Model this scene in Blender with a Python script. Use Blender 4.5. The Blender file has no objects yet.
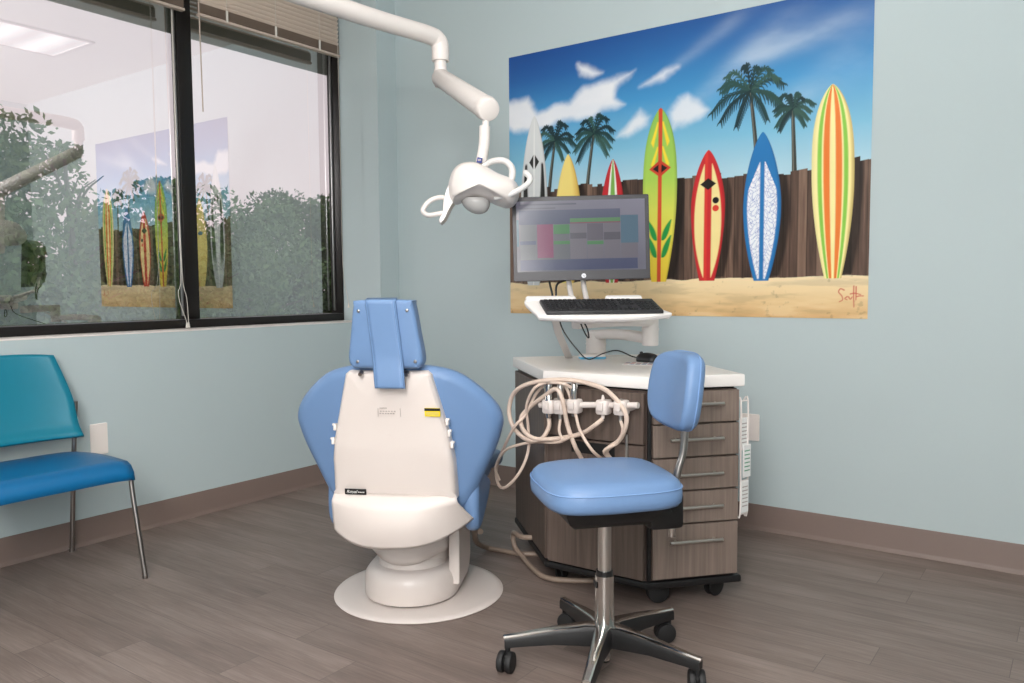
import bpy, bmesh, math, random
import numpy as np
from mathutils import Vector, Matrix

random.seed(7); rng = np.random.default_rng(7)
SC = bpy.context.scene
COL = SC.collection
PI = math.pi

# ------------------------------------------------------------------ materials
def lin(c):
    return tuple(((v/255)/12.92 if v/255 <= .04045 else (((v/255)+.055)/1.055)**2.4) for v in c)
def new_mat(name):
    m = bpy.data.materials.new(name); m.use_nodes = True
    nt = m.node_tree; b = nt.nodes['Principled BSDF']
    return m, nt, b
def plain(name, rgb, rough=.5, metal=0, spec=.5, bump=0, bscale=200, var=0, vscale=6, coat=0, emit=0):
    m, nt, b = new_mat(name)
    b.inputs['Base Color'].default_value = (*lin(rgb), 1)
    b.inputs['Roughness'].default_value = rough
    b.inputs['Metallic'].default_value = metal
    b.inputs['Specular IOR Level'].default_value = spec
    b.inputs['Coat Weight'].default_value = coat
    tc = nt.nodes.new('ShaderNodeTexCoord')
    if var:
        n = nt.nodes.new('ShaderNodeTexNoise'); n.inputs['Scale'].default_value = vscale; n.inputs['Detail'].default_value = 4
        nt.links.new(tc.outputs['Object'], n.inputs['Vector'])
        r = nt.nodes.new('ShaderNodeMix'); r.data_type = 'RGBA'
        r.inputs[6].default_value = (*[v*(1-var) for v in lin(rgb)], 1)
        r.inputs[7].default_value = (*[min(1, v*(1+var)) for v in lin(rgb)], 1)
        nt.links.new(n.outputs['Fac'], r.inputs[0]); nt.links.new(r.outputs[2], b.inputs['Base Color'])
    if bump:
        n = nt.nodes.new('ShaderNodeTexNoise'); n.inputs['Scale'].default_value = bscale; n.inputs['Detail'].default_value = 3
        nt.links.new(tc.outputs['Object'], n.inputs['Vector'])
        bp = nt.nodes.new('ShaderNodeBump'); bp.inputs['Strength'].default_value = bump; bp.inputs['Distance'].default_value = .002
        nt.links.new(n.outputs['Fac'], bp.inputs['Height']); nt.links.new(bp.outputs['Normal'], b.inputs['Normal'])
    if emit:
        b.inputs['Emission Color'].default_value = (*lin(rgb), 1); b.inputs['Emission Strength'].default_value = emit
    return m
def colored(name, rough=.5, emit=0, spec=.5):
    m, nt, b = new_mat(name)
    a = nt.nodes.new('ShaderNodeVertexColor'); a.layer_name = 'Col'
    nt.links.new(a.outputs['Color'], b.inputs['Base Color'])
    b.inputs['Roughness'].default_value = rough; b.inputs['Specular IOR Level'].default_value = spec
    if emit:
        nt.links.new(a.outputs['Color'], b.inputs['Emission Color']); b.inputs['Emission Strength'].default_value = emit
    return m

M = {}
M['wall'] = plain('wall_paint', (186, 200, 202), .6, bump=.08, bscale=300, var=.02, vscale=2, spec=.3)
M['wall_dark'] = plain('column_paint', (178, 192, 194), .6, bump=.08, bscale=300, spec=.3)
M['ceiling'] = plain('ceiling_tile', (232, 230, 226), .9, bump=.3, bscale=120)
M['base'] = plain('rubber_baseboard', (124, 107, 99), .5, var=.04)
M['white'] = plain('white_plastic', (228, 221, 216), .35, coat=.2)
M['cream'] = plain('cream_plastic', (219, 209, 203), .4, coat=.15)
M['cream2'] = plain('cream_skirt_vinyl', (221, 211, 205), .45)
M['blue'] = plain('blue_vinyl', (107, 138, 179), .42, bump=.06, bscale=350, spec=.45)
M['bluestitch'] = plain('pale_blue_stitching', (124, 158, 204), .5)
M['tealback'] = plain('teal_plastic', (0, 122, 146), .38)
M['tealseat'] = plain('teal_blue_plastic', (0, 102, 156), .38)
M['chrome'] = plain('brushed_chrome', (200, 198, 194), .16, 1)
M['steel'] = plain('satin_steel', (205, 200, 194), .3, 1)
M['darksteel'] = plain('dark_steel', (158, 152, 148), .28, 1)
M['black'] = plain('black_plastic', (20, 20, 21), .45)
M['blacksoft'] = plain('soft_black_plastic', (30, 29, 30), .55)
M['rubber'] = plain('black_rubber', (25, 25, 26), .6)
M['frame'] = plain('dark_bronze_aluminium', (30, 27, 26), .35, .3)
M['silver'] = plain('aluminium_glazing_bead', (165, 165, 165), .3, .9)
M['blind'] = plain('beige_blind_slat', (212, 194, 178), .5)
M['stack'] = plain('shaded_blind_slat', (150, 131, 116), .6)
M['blindrail'] = plain('beige_blind_rail', (196, 178, 164), .45)
M['cord'] = plain('pale_cord', (222, 216, 206), .7)
M['hose'] = plain('beige_hose', (212, 192, 177), .5)
M['hosedark'] = plain('grey_beige_hose', (150, 132, 118), .5)
M['top'] = plain('white_solid_surface', (233, 229, 225), .3, coat=.1)
M['dark'] = plain('dark_recess', (14, 12, 12), .8)
M['plate'] = plain('white_wall_plate', (236, 228, 222), .4)
M['plateline'] = plain('wall_plate_shadow_line', (176, 170, 166), .5)
M['yellow'] = plain('yellow_sticker', (240, 216, 20), .5)
M['ink'] = plain('black_ink', (18, 16, 16), .5)
M['greyink'] = plain('grey_ink', (170, 160, 155), .5)
M['whiteink'] = plain('white_ink', (235, 235, 232), .5)
M['lens'] = plain('grey_lamp_glass', (185, 184, 182), .25, coat=.3)
M['handle'] = plain('pale_grey_plastic', (214, 212, 210), .35)
M['badge'] = plain('navy_badge', (35, 50, 120), .4)
M['keys'] = plain('black_keycap', (26, 26, 28), .5)
M['kbody'] = plain('charcoal_keyboard', (46, 46, 48), .5)
M['mon'] = plain('charcoal_monitor_bezel', (50, 49, 54), .4)
M['logo'] = plain('silver_disc_logo', (205, 205, 210), .3, .4)
M['cyan'] = plain('light_blue_plastic', (95, 178, 214), .4)
M['arm_grey'] = plain('pale_grey_arm', (218, 212, 208), .4)
M['tray'] = plain('white_tray', (238, 234, 231), .35)
M['paper'] = plain('white_paper', (232, 232, 230), .7)
M['green'] = plain('green_print', (70, 150, 110), .6)
M['soffit'] = plain('grey_green_soffit', (106, 112, 108), .8)
M['troffer'] = plain('lit_diffuser', (255, 244, 240), .5, emit=.75)
def banded_light():
    m, nt, b = new_mat('prismatic_light_diffuser'); N = nt.nodes.new; L = nt.links.new
    tc = N('ShaderNodeTexCoord'); sp = N('ShaderNodeSeparateXYZ'); L(tc.outputs['Object'], sp.inputs[0])
    ml = N('ShaderNodeMath'); ml.operation = 'MULTIPLY'; ml.inputs[1].default_value = 2*PI/.30; L(sp.outputs['Y'], ml.inputs[0])
    sn = N('ShaderNodeMath'); sn.operation = 'SINE'; L(ml.outputs[0], sn.inputs[0])
    mr = N('ShaderNodeMapRange'); mr.inputs['From Min'].default_value = -1; mr.inputs['To Min'].default_value = .25; mr.inputs['To Max'].default_value = .8; L(sn.outputs[0], mr.inputs['Value'])
    b.inputs['Base Color'].default_value = (.8, .78, .77, 1); b.inputs['Emission Color'].default_value = (1, .93, .92, 1); L(mr.outputs[0], b.inputs['Emission Strength'])
    return m
M['troffer'] = banded_light()
M['trofframe'] = plain('white_light_frame', (225, 222, 220), .5)
M['bark'] = plain('tree_bark', (92, 82, 70), .9, var=.3, vscale=12)
M['lawn'] = plain('lawn_grass', (70, 96, 50), .95, var=.3, vscale=2)
M['redink'] = plain('red_ink', (210, 60, 60), .6)
M['blueink'] = plain('blue_ink', (60, 90, 170), .6)

def wood_floor():
    m, nt, b = new_mat('grey_brown_vinyl_planks'); N = nt.nodes.new; L = nt.links.new
    tc = N('ShaderNodeTexCoord'); mp = N('ShaderNodeMapping'); L(tc.outputs['Object'], mp.inputs['Vector'])
    br = N('ShaderNodeTexBrick'); br.inputs['Scale'].default_value = 1
    br.inputs['Brick Width'].default_value = 1.22; br.inputs['Row Height'].default_value = .152
    br.inputs['Mortar Size'].default_value = .0012; br.inputs['Mortar Smooth'].default_value = .2; br.inputs['Bias'].default_value = 0
    br.offset = .41; br.offset_frequency = 3; br.squash = 1.35; br.squash_frequency = 2
    br.inputs['Color1'].default_value = (0, 0, 0, 1); br.inputs['Color2'].default_value = (1, 1, 1, 1); br.inputs['Mortar'].default_value = (.5, .5, .5, 1)
    L(mp.outputs['Vector'], br.inputs['Vector'])
    # long grain, shifted per plank
    sep = N('ShaderNodeSeparateXYZ'); L(tc.outputs['Object'], sep.inputs[0])
    off = N('ShaderNodeMath'); off.operation = 'MULTIPLY'; off.inputs[1].default_value = 9.0; L(br.outputs['Color'], off.inputs[0])
    comb = N('ShaderNodeCombineXYZ'); L(sep.outputs['X'], comb.inputs[0]); L(sep.outputs['Y'], comb.inputs[1]); L(off.outputs[0], comb.inputs[2])
    m2 = N('ShaderNodeMapping'); m2.inputs['Scale'].default_value = (2.4, 52, 1); L(comb.outputs[0], m2.inputs['Vector'])
    n1 = N('ShaderNodeTexNoise'); n1.inputs['Scale'].default_value = 1.6; n1.inputs['Detail'].default_value = 8; n1.inputs['Roughness'].default_value = .74; n1.inputs['Distortion'].default_value = 1.1
    L(m2.outputs[0], n1.inputs['Vector'])
    m3 = N('ShaderNodeMapping'); m3.inputs['Scale'].default_value = (1.2, 6, 1); L(comb.outputs[0], m3.inputs['Vector'])
    n2 = N('ShaderNodeTexNoise'); n2.inputs['Scale'].default_value = 1.5; n2.inputs['Detail'].default_value = 3; L(m3.outputs[0], n2.inputs['Vector'])
    add = N('ShaderNodeMath'); add.operation = 'MULTIPLY_ADD'; add.inputs[1].default_value = .45; L(n2.outputs['Fac'], add.inputs[0])
    sc = N('ShaderNodeMath'); sc.operation = 'MULTIPLY'; sc.inputs[1].default_value = .55; L(n1.outputs['Fac'], sc.inputs[0]); L(sc.outputs[0], add.inputs[2])
    rp = N('ShaderNodeValToRGB'); e = rp.color_ramp.elements
    e[0].position = .30; e[0].color = (*lin((96, 84, 78)), 1); e[1].position = .72; e[1].color = (*lin((152, 137, 129)), 1)
    k = rp.color_ramp.elements.new(.48); k.color = (*lin((122, 108, 101)), 1)
    L(add.outputs[0], rp.inputs['Fac'])
    tint = N('ShaderNodeMix'); tint.data_type = 'RGBA'; tint.blend_type = 'MULTIPLY'; tint.inputs[0].default_value = 1
    tr = N('ShaderNodeMapRange'); tr.inputs['To Min'].default_value = .93; tr.inputs['To Max'].default_value = 1.05; L(br.outputs['Color'], tr.inputs['Value'])
    L(rp.outputs['Color'], tint.inputs[6]); L(tr.outputs[0], tint.inputs[7])
    mo = N('ShaderNodeMix'); mo.data_type = 'RGBA'; L(br.outputs['Fac'], mo.inputs[0]); L(tint.outputs[2], mo.inputs[6]); mo.inputs[7].default_value = (*lin((96, 86, 81)), 1)
    L(mo.outputs[2], b.inputs['Base Color'])
    b.inputs['Roughness'].default_value = .42; b.inputs['Specular IOR Level'].default_value = .4
    bp = N('ShaderNodeBump'); bp.inputs['Strength'].default_value = .12; bp.inputs['Distance'].default_value = .002
    L(n1.outputs['Fac'], bp.inputs['Height']); L(bp.outputs['Normal'], b.inputs['Normal'])
    return m
def wood_cab(name, c0, c1):
    m, nt, b = new_mat(name); N = nt.nodes.new; L = nt.links.new
    tc = N('ShaderNodeTexCoord'); mp = N('ShaderNodeMapping'); mp.inputs['Scale'].default_value = (60, 60, 2.2); L(tc.outputs['Object'], mp.inputs['Vector'])
    n = N('ShaderNodeTexNoise'); n.inputs['Scale'].default_value = 1.4; n.inputs['Detail'].default_value = 5; L(mp.outputs[0], n.inputs['Vector'])
    rp = N('ShaderNodeValToRGB'); e = rp.color_ramp.elements
    e[0].position = .3; e[0].color = (*lin(c0), 1); e[1].position = .7; e[1].color = (*lin(c1), 1)
    L(n.outputs['Fac'], rp.inputs['Fac']); L(rp.outputs['Color'], b.inputs['Base Color'])
    b.inputs['Roughness'].default_value = .5
    return m
M['floor'] = wood_floor()
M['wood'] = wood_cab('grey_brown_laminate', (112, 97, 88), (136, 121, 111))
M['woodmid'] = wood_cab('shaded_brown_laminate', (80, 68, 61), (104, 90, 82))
M['wooddark'] = wood_cab('dark_brown_laminate', (72, 60, 55), (94, 80, 73))
M['mural'] = colored('mural_print', .35, spec=.3)
M['screen'] = colored('monitor_image', .16, emit=.7)
for l_ in list(M['screen'].node_tree.links):
    if l_.to_socket.name == 'Base Color': M['screen'].node_tree.links.remove(l_)
M['screen'].node_tree.nodes['Principled BSDF'].inputs['Base Color'].default_value = (.012, .012, .014, 1)
M['leaf'] = colored('tree_leaf', .9, spec=.05)

def glass_mat():
    m = bpy.data.materials.new('window_glass'); m.use_nodes = True; nt = m.node_tree; nt.nodes.clear(); N = nt.nodes.new; L = nt.links.new
    o = N('ShaderNodeOutputMaterial'); mx = N('ShaderNodeMixShader'); t = N('ShaderNodeBsdfTransparent'); g = N('ShaderNodeBsdfGlossy')
    t.inputs['Color'].default_value = (.95, .93, .93, 1); g.inputs['Roughness'].default_value = 0; g.inputs['Color'].default_value = (1, 1, 1, 1)
    fr = N('ShaderNodeFresnel'); fr.inputs['IOR'].default_value = 1.5
    ad = N('ShaderNodeMath'); ad.operation = 'ADD'; ad.inputs[1].default_value = .39; ad.use_clamp = True
    L(fr.outputs[0], ad.inputs[0]); L(ad.outputs[0], mx.inputs[0]); L(t.outputs[0], mx.inputs[1]); L(g.outputs[0], mx.inputs[2]); L(mx.outputs[0], o.inputs['Surface'])
    return m
M['glass'] = glass_mat()

# ------------------------------------------------------------------ mesh helpers
def smooth_path(pts, k=8, closed=False):
    P = [Vector(p) for p in pts]; n = len(P); out = []
    for i in range(n if closed else n-1):
        a = P[(i-1) % n] if (closed or i > 0) else P[0]*2-P[1]
        b = P[i]; c = P[(i+1) % n]; d = P[(i+2) % n] if (closed or i+2 < n) else P[-1]*2-P[-2]
        for j in range(k):
            t = j/k
            out.append(.5*((2*b)+(c-a)*t+(2*a-5*b+4*c-d)*t*t+(3*b-a-3*c+d)*t**3))
    if not closed: out.append(P[-1])
    return out
def rrect(w, h, r, n=6, cx=0, cy=0):
    pts = []
    for (sx, sy, a0) in ((1, 1, 0), (-1, 1, PI/2), (-1, -1, PI), (1, -1, 1.5*PI)):
        for i in range(n+1):
            a = a0+i/n*PI/2
            pts.append((cx+sx*(w/2-r)+r*math.cos(a), cy+sy*(h/2-r)+r*math.sin(a)))
    return pts
def circle(r, n=32, cx=0, cy=0):
    return [(cx+r*math.cos(2*PI*i/n), cy+r*math.sin(2*PI*i/n)) for i in range(n)]
def puff(t, e=.03, k=5, dome=0.0, s=None):
    """profile (inset, z) of a cushion of thickness t with edge radius e"""
    pr = []
    for i in range(k+1):
        a = -PI/2+i/k*PI/2; pr.append((e*(1-math.cos(a)), -t/2+e+e*math.sin(a)))
    for i in range(k+1):
        a = i/k*PI/2; pr.append((e*(1-math.cos(a)), t/2-e+e*math.sin(a)))
    return pr
class MB:
    def __init__(s): s.bm = bmesh.new(); s.mi = 0; s.mats = []
    def _m(s, faces, mat):
        if mat is None: return
        if mat not in s.mats: s.mats.append(mat)
        i = s.mats.index(mat)
        for f in faces: f.material_index = i
    def ring_loft(s, rings, cap=True, mat=None, closed=True):
        bm = s.bm; V = [[bm.verts.new(p) for p in r] for r in rings]; F = []
        n = len(V[0])
        for a, b in zip(V, V[1:]):
            for i in range(n if closed else n-1):
                j = (i+1) % n
                try: F.append(bm.faces.new((a[i], a[j], b[j], b[i])))
                except ValueError: pass
        if cap and closed:
            for r, rev in ((V[0], True), (V[-1], False)):
                F.append(bm.faces.new(r[::-1] if rev else r))
        s._m(F, mat); return F
    def box(s, c, d, bev=0, rz=0, rx=0, ry=0, mat=None):
        x, y, z = [v/2 for v in d]; e = min(bev, x*.95, y*.95, z*.95)
        R_ = Matrix.Rotation(rz, 3, 'Z') @ Matrix.Rotation(ry, 3, 'Y') @ Matrix.Rotation(rx, 3, 'X'); c = Vector(c)
        tmp = bmesh.new(); r = bmesh.ops.create_cube(tmp, size=1)
        for v in tmp.verts: v.co = Vector((v.co.x*d[0], v.co.y*d[1], v.co.z*d[2]))
        if e > 0: bmesh.ops.bevel(tmp, geom=list(tmp.edges), offset=e, segments=2, profile=.5, affect='EDGES')
        s._merge(tmp, lambda p: c+R_@p, mat); return s
    def _merge(s, tmp, f, mat):
        mp = {v: s.bm.verts.new(f(v.co)) for v in tmp.verts}; F = []
        for fc in tmp.faces: F.append(s.bm.faces.new([mp[v] for v in fc.verts]))
        tmp.free(); s._m(F, mat)
    def cyl(s, p0, p1, r0, r1=None, n=20, bev=0, mat=None):
        r1 = r0 if r1 is None else r1
        p0 = Vector(p0); p1 = Vector(p1); d = (p1-p0); L = d.length; d.normalize()
        q = d.to_track_quat('Z', 'Y').to_matrix()
        def ring(r, h): return [p0+q@Vector((r*math.cos(2*PI*i/n), r*math.sin(2*PI*i/n), h)) for i in range(n)]
        rs = []
        if bev: rs += [ring(r0-bev, 0), ring(r0-bev*.3, bev*.3), ring(r0, bev), ring(r1, L-bev), ring(r1-bev*.3, L-bev*.3), ring(r1-bev, L)]
        else: rs += [ring(r0, 0), ring(r1, L)]
        s.ring_loft(rs, mat=mat); return s
    def tube(s, pts, r, n=10, k=8, smooth=True, mat=None, closed=False, round_end=False):
        P = smooth_path(pts, k, closed) if smooth else [Vector(p) for p in pts]
        m = len(P); rr = r if callable(r) else (lambda t: r)
        T = []
        for i in range(m):
            a = P[i-1] if (i or closed) else P[0]; b = P[(i+1) % m] if (i < m-1 or closed) else P[-1]
            T.append((b-a).normalized())
        u = T[0].orthogonal().normalized(); rings = []
        for i in range(m):
            u = (u-T[i]*u.dot(T[i])).normalized(); w = T[i].cross(u); q = rr(i/max(1, m-1))
            rings.append([P[i]+(u*math.cos(2*PI*j/n)+w*math.sin(2*PI*j/n))*q for j in range(n)])
        if round_end:
            def capr(i, sgn):
                out = []
                for a in (.35, .7, .93):
                    c = sum(rings[i], Vector())/n
                    q = (rings[i][0]-c).length
                    out.append([c+(p-c)*math.sqrt(1-a*a)+T[i]*sgn*q*a for p in rings[i]])
                return out
            a = capr(0, -1)[::-1]; b = capr(m-1, 1); rings = a+rings+b
        if closed: rings.append(rings[0]); s.ring_loft(rings, cap=False, mat=mat)
        else: s.ring_loft(rings, mat=mat)
        return s
    def lathe(s, prof, c=(0, 0, 0), n=40, mat=None, sx=1, sy=1):
        c = Vector(c)
        s.ring_loft([[c+Vector((r*sx*math.cos(2*PI*i/n), r*sy*math.sin(2*PI*i/n), z)) for i in range(n)] for r, z in prof], mat=mat); return s
    def pillow(s, outline, prof, f=None, mat=None, dome=(0, 0)):
        """outline: closed ccw 2D polygon; prof: (inset, z) pairs; f maps (x,y,z)->3D; dome: extra rise of bottom/top centre"""
        o = [Vector(p) for p in outline]; n = len(o); f = f or (lambda x, y, z: (x, y, z))
        c = sum(o, Vector((0, 0)))/n; nr = []
        for i in range(n):
            t = (o[(i+1) % n]-o[i-1]); t = t.normalized() if t.length > 1e-9 else Vector((1, 0)); nr.append(Vector((-t.y, t.x)))
        def ring(ins, z, k=1.0): return [Vector(f(*(c+((p+q*ins)-c)*k), z)) for p, q in zip(o, nr)]
        rs = []
        z0 = prof[0]; z1 = prof[-1]
        for k in (.02, .35, .7): rs.append(ring(z0[0], z0[1]-dome[0]*(1-k*k), k))
        for ins, z in prof: rs.append(ring(ins, z))
        for k in (.7, .35, .02): rs.append(ring(z1[0], z1[1]+dome[1]*(1-k*k), k))
        s.ring_loft(rs, mat=mat); return s
    def prism(s, outline, z0, z1, f=None, mat=None, bev=0):
        f = f or (lambda x, y, z: (x, y, z))
        if bev:
            s.pillow(outline, [(bev, z0), (bev*.3, z0+bev*.3), (0, z0+bev), (0, z1-bev), (bev*.3, z1-bev*.3), (bev, z1)], f, mat)
        else:
            s.ring_loft([[Vector(f(x, y, z)) for x, y in outline] for z in (z0, z1)], mat=mat)
        return s
    def quad(s, pts, mat=None):
        f = s.bm.faces.new([s.bm.verts.new(p) for p in pts]); s._m([f], mat); return s
    def grid(s, f, nu, nv, mat=None):
        V = [[s.bm.verts.new(f(i/nu, j/nv)) for i in range(nu+1)] for j in range(nv+1)]; F = []
        for j in range(nv):
            for i in range(nu): F.append(s.bm.faces.new((V[j][i], V[j][i+1], V[j+1][i+1], V[j+1][i])))
        s._m(F, mat); return s
    def build(s, name, mat=None, parent=None, world=False, angle=40, recalc=True):
        me = bpy.data.meshes.new(name)
        if recalc: bmesh.ops.recalc_face_normals(s.bm, faces=s.bm.faces)
        if parent is not None and world:
            w = Vector(parent['_w']) if '_w' in parent else parent.location
            for v in s.bm.verts: v.co -= Vector(w)
        for fc in s.bm.faces: fc.smooth = True
        s.bm.to_mesh(me); s.bm.free()
        me.set_sharp_from_angle(angle=math.radians(angle))
        mats = s.mats or [mat]
        for m in mats: me.materials.append(m)
        o = bpy.data.objects.new(name, me); COL.objects.link(o)
        if parent is not None: o.parent = parent
        return o
def thing(name, label, cat, loc=(0, 0, 0), rz=0, group=None):
    o = bpy.data.objects.new(name, None); COL.objects.link(o); o.location = loc; o.rotation_euler = (0, 0, rz)
    o.empty_display_size = .1
    o['label'] = label; o['category'] = cat
    if group: o['group'] = group
    return o
def tag(o, label, cat, group=None):
    o['label'] = label; o['category'] = cat
    if group: o['group'] = group
    return o
def struct(o): o['kind'] = 'structure'; return o
def text_mesh(mb, txt, size, f, mat=None, shear=0, spacing=1.0):
    cu = bpy.data.curves.new('lettering', 'FONT'); cu.body = txt; cu.size = size; cu.shear = shear; cu.space_character = spacing
    cu.align_x = 'CENTER'; cu.align_y = 'CENTER'; cu.resolution_u = 3
    o = bpy.data.objects.new('lettering', cu); COL.objects.link(o)
    dg = bpy.context.evaluated_depsgraph_get(); dg.update()
    me = bpy.data.meshes.new_from_object(o.evaluated_get(dg))
    vs = [mb.bm.verts.new(f(v.co.x, v.co.y)) for v in me.vertices]; F = []
    for p in me.polygons:
        try: F.append(mb.bm.faces.new([vs[i] for i in p.vertices]))
        except ValueError: pass
    mb._m(F, mat)
    bpy.data.objects.remove(o); bpy.data.curves.remove(cu); bpy.data.meshes.remove(me)

# ------------------------------------------------------------------ camera
cam = bpy.data.cameras.new('camera'); co = bpy.data.objects.new('camera', cam); COL.objects.link(co); SC.camera = co
cam.sensor_width = 36; cam.lens = 810.4/1024*36; cam.clip_start = .05; cam.clip_end = 200
yaw, pitch, roll = .621312, .0676584, -.0069298
Fv = Vector((-math.sin(yaw)*math.cos(pitch), math.cos(yaw)*math.cos(pitch), -math.sin(pitch)))
Rv = Vector((math.cos(yaw), math.sin(yaw), 0)); Uv = Rv.cross(Fv)
Rv, Uv = Rv*math.cos(roll)+Uv*math.sin(roll), Uv*math.cos(roll)-Rv*math.sin(roll)
CAM = Vector((3.8272, -3.8895, 1.2))
co.matrix_world = Matrix(((Rv.x, Uv.x, -Fv.x, CAM.x), (Rv.y, Uv.y, -Fv.y, CAM.y), (Rv.z, Uv.z, -Fv.z, CAM.z), (0, 0, 0, 1)))

# ------------------------------------------------------------------ room shell
XR, YF, ZC = 4.3, -5.6, 3.05
WY0, WY1 = -3.75, -.17           # window opening along the left wall
SILL = .98
b = MB(); b.quad([(0, YF, 0), (XR, YF, 0), (XR, 0, 0), (0, 0, 0)]); struct(b.build('floor', M['floor']))
b = MB(); b.quad([(-.35, YF, ZC), (-.35, 0, ZC), (XR, 0, ZC), (XR, YF, ZC)]); struct(b.build('ceiling', M['ceiling']))
b = MB(); b.box((XR/2, .05, ZC/2), (XR+.2, .1, ZC)); struct(b.build('wall_back', M['wall']))
b = MB(); b.box((XR+.05, YF/2, ZC/2), (.1, -YF+.2, ZC)); struct(b.build('wall_right', M['wall']))
b = MB(); b.box((XR/2, YF-.05, ZC/2), (XR+.2, .1, ZC)); struct(b.build('wall_front', M['wall']))
b = MB()
b.box((-.153, YF/2, SILL/2), (.306, -YF, SILL))
b.box((-.153, (YF+WY0)/2, (SILL+ZC)/2), (.306, WY0-YF, ZC-SILL))
b.box((-.153, WY1/2, (SILL+ZC)/2), (.306, -WY1, ZC-SILL))
struct(b.build('wall_left', M['wall']))
b = MB(); b.box((.069, WY1/2, ZC/2), (.142, -WY1, ZC)); struct(b.build('trim_1', M['wall']))
# rubber baseboards with a cove toe
def baseb(name, path):
    b = MB(); P = [Vector(p) for p in path]
    prof = [(0, .124), (.006, .124), (.008, .118), (.008, .022), (.012, .010), (.020, .002), (.020, 0), (0, 0)]
    rings = []
    for i, p in enumerate(P):
        d0 = (P[i]-P[i-1]).normalized() if i else (P[1]-P[0]).normalized()
        d1 = (P[i+1]-P[i]).normalized() if i < len(P)-1 else d0
        n0 = Vector((d0.y, -d0.x)); n1 = Vector((d1.y, -d1.x)); n = (n0+n1); n = n/(n.length**2)*2
        rings.append([Vector((p.x+n.x*q, p.y+n.y*q, z)) for q, z in prof])
    b.ring_loft(rings); struct(b.build(name, M['base'], angle=60))
baseb('baseboard_left', [(0, YF+.02), (0, WY1), (.14, WY1), (.14, 0)])
baseb('baseboard_back', [(.16, 0), (XR, 0)])

# window: deep dark frame set at the outer face, two lights, glass 30 cm behind the wall face
XG = -.30
w = thing('window_1', 'dark bronze window frame with reflecting glass above teal chair', 'window', (-.25, -1.9, SILL)); w['kind'] = 'structure'
b = MB()
xc, xd = -.255, .11
b.box((xc, (WY0+WY1)/2, SILL+.026), (xd, WY1-WY0, .052), .003)
b.box((xc, (WY0+WY1)/2, ZC-.06), (xd, WY1-WY0, .12), .003)
b.box((xc, WY1-.005, (SILL+ZC)/2), (xd, .010, ZC-SILL), .003)
b.box((xc, WY0+.014, (SILL+ZC)/2), (xd, .028, ZC-SILL), .003)
b.build('window_frame', M['frame'], w, True)
for y in (-1.247, -2.51):
    b = MB(); b.box((-.279, y, (SILL+ZC)/2), (.058, .086, ZC-SILL-.05), .003); b.build('mullion', M['frame'], w, True)
for y in (-1.296, -.186, -2.559):
    b = MB(); b.box((-.272, y, (SILL+ZC)/2+.02), (.014, .012, ZC-SILL-.1), .003); b.build('glazing_bead', M['silver'], w, True)
for y0, y1 in ((-1.205, -.178), (-2.468, -1.288), (-3.74, -2.55)):
    b = MB(); b.quad([(XG, y0-.004, SILL+.045), (XG, y1+.004, SILL+.045), (XG, y1+.004, ZC-.1), (XG, y0-.004, ZC-.1)])
    b.build('glass_pane', M['glass'], w, True)
b = MB(); b.box((-.1, (WY0+WY1)/2, SILL+.003), (.2, WY1-WY0, .006), .002); struct(b.build('trim_2', M['plate']))

# blinds, half raised
def blind(y0, y1, lab, cords):
    t = thing('window_blind', lab, 'blind', (-.165, (y0+y1)/2, 2.95))
    zb = 2.676
    b = MB(); b.box((-.165, (y0+y1)/2, ZC-.025), (.05, y1-y0, .05), .004); b.build('head_rail', M['blindrail'], t, True)
    b = MB(); z = 2.752
    while z < ZC-.06:
        b.box((-.165, (y0+y1)/2, z), (.027, y1-y0-.01, .0022), .0008, ry=-.85); z += .0258
    b.build('slats', M['blind'], t, True)
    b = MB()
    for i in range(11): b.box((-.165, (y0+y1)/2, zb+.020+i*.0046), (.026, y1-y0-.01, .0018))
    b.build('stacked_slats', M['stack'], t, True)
    b = MB(); b.box((-.165, (y0+y1)/2, zb+.006), (.034, y1-y0, .016), .004); b.build('bottom_rail', M['blindrail'], t, True)
    n = 3
    for i in range(n):
        y = y0+(y1-y0)*(.17+.33*i)
        b = MB(); b.cyl((-.148, y, zb+.005), (-.148, y, ZC-.05), .0012, n=6); b.box((-.147, y, zb+.035), (.004, .014, .062), .001); b.build('ladder_cord', M['cord'], t, True)
    for name, pts, r, m in cords:
        b = MB(); b.tube(pts, r, 6, 4, mat=m)
        if name == 'pull_cord':
            p = pts[-1]; b.cyl(p, (p[0], p[1], p[2]-.03), .003, .008, 10, mat=M['cord'])
        b.build(name, m, t, True)
blind(-1.215, -.205, 'raised beige venetian blind on the window light nearest the room corner', [
    ('tilt_wand', [(-.14, -1.228, 2.94), (-.138, -1.224, 2.6), (-.138, -1.22, 2.16)], .0035, M['blindrail']),
    ('pull_cord', [(-.15, -.225, 2.9), (-.15, -.222, 2.0), (-.15, -.22, 1.35), (-.13, -.205, 1.15), (-.13, -.195, 1.10)], .0014, M['cord'])])
blind(-2.48, -1.30, 'raised beige venetian blind on the window light above the teal chair', [
    ('pull_cord', [(-.20, -1.345, 2.9), (-.20, -1.345, 2.0), (-.19, -1.345, 1.30), (-.17, -1.335, 1.15), (-.16, -1.335, 1.02)], .0016, M['cord']),
    ('pull_cord', [(-.20, -1.350, 2.9), (-.20, -1.350, 2.0), (-.19, -1.350, 1.30), (-.17, -1.385, 1.17), (-.15, -1.352, 1.02)], .0016, M['cord'])])

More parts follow.
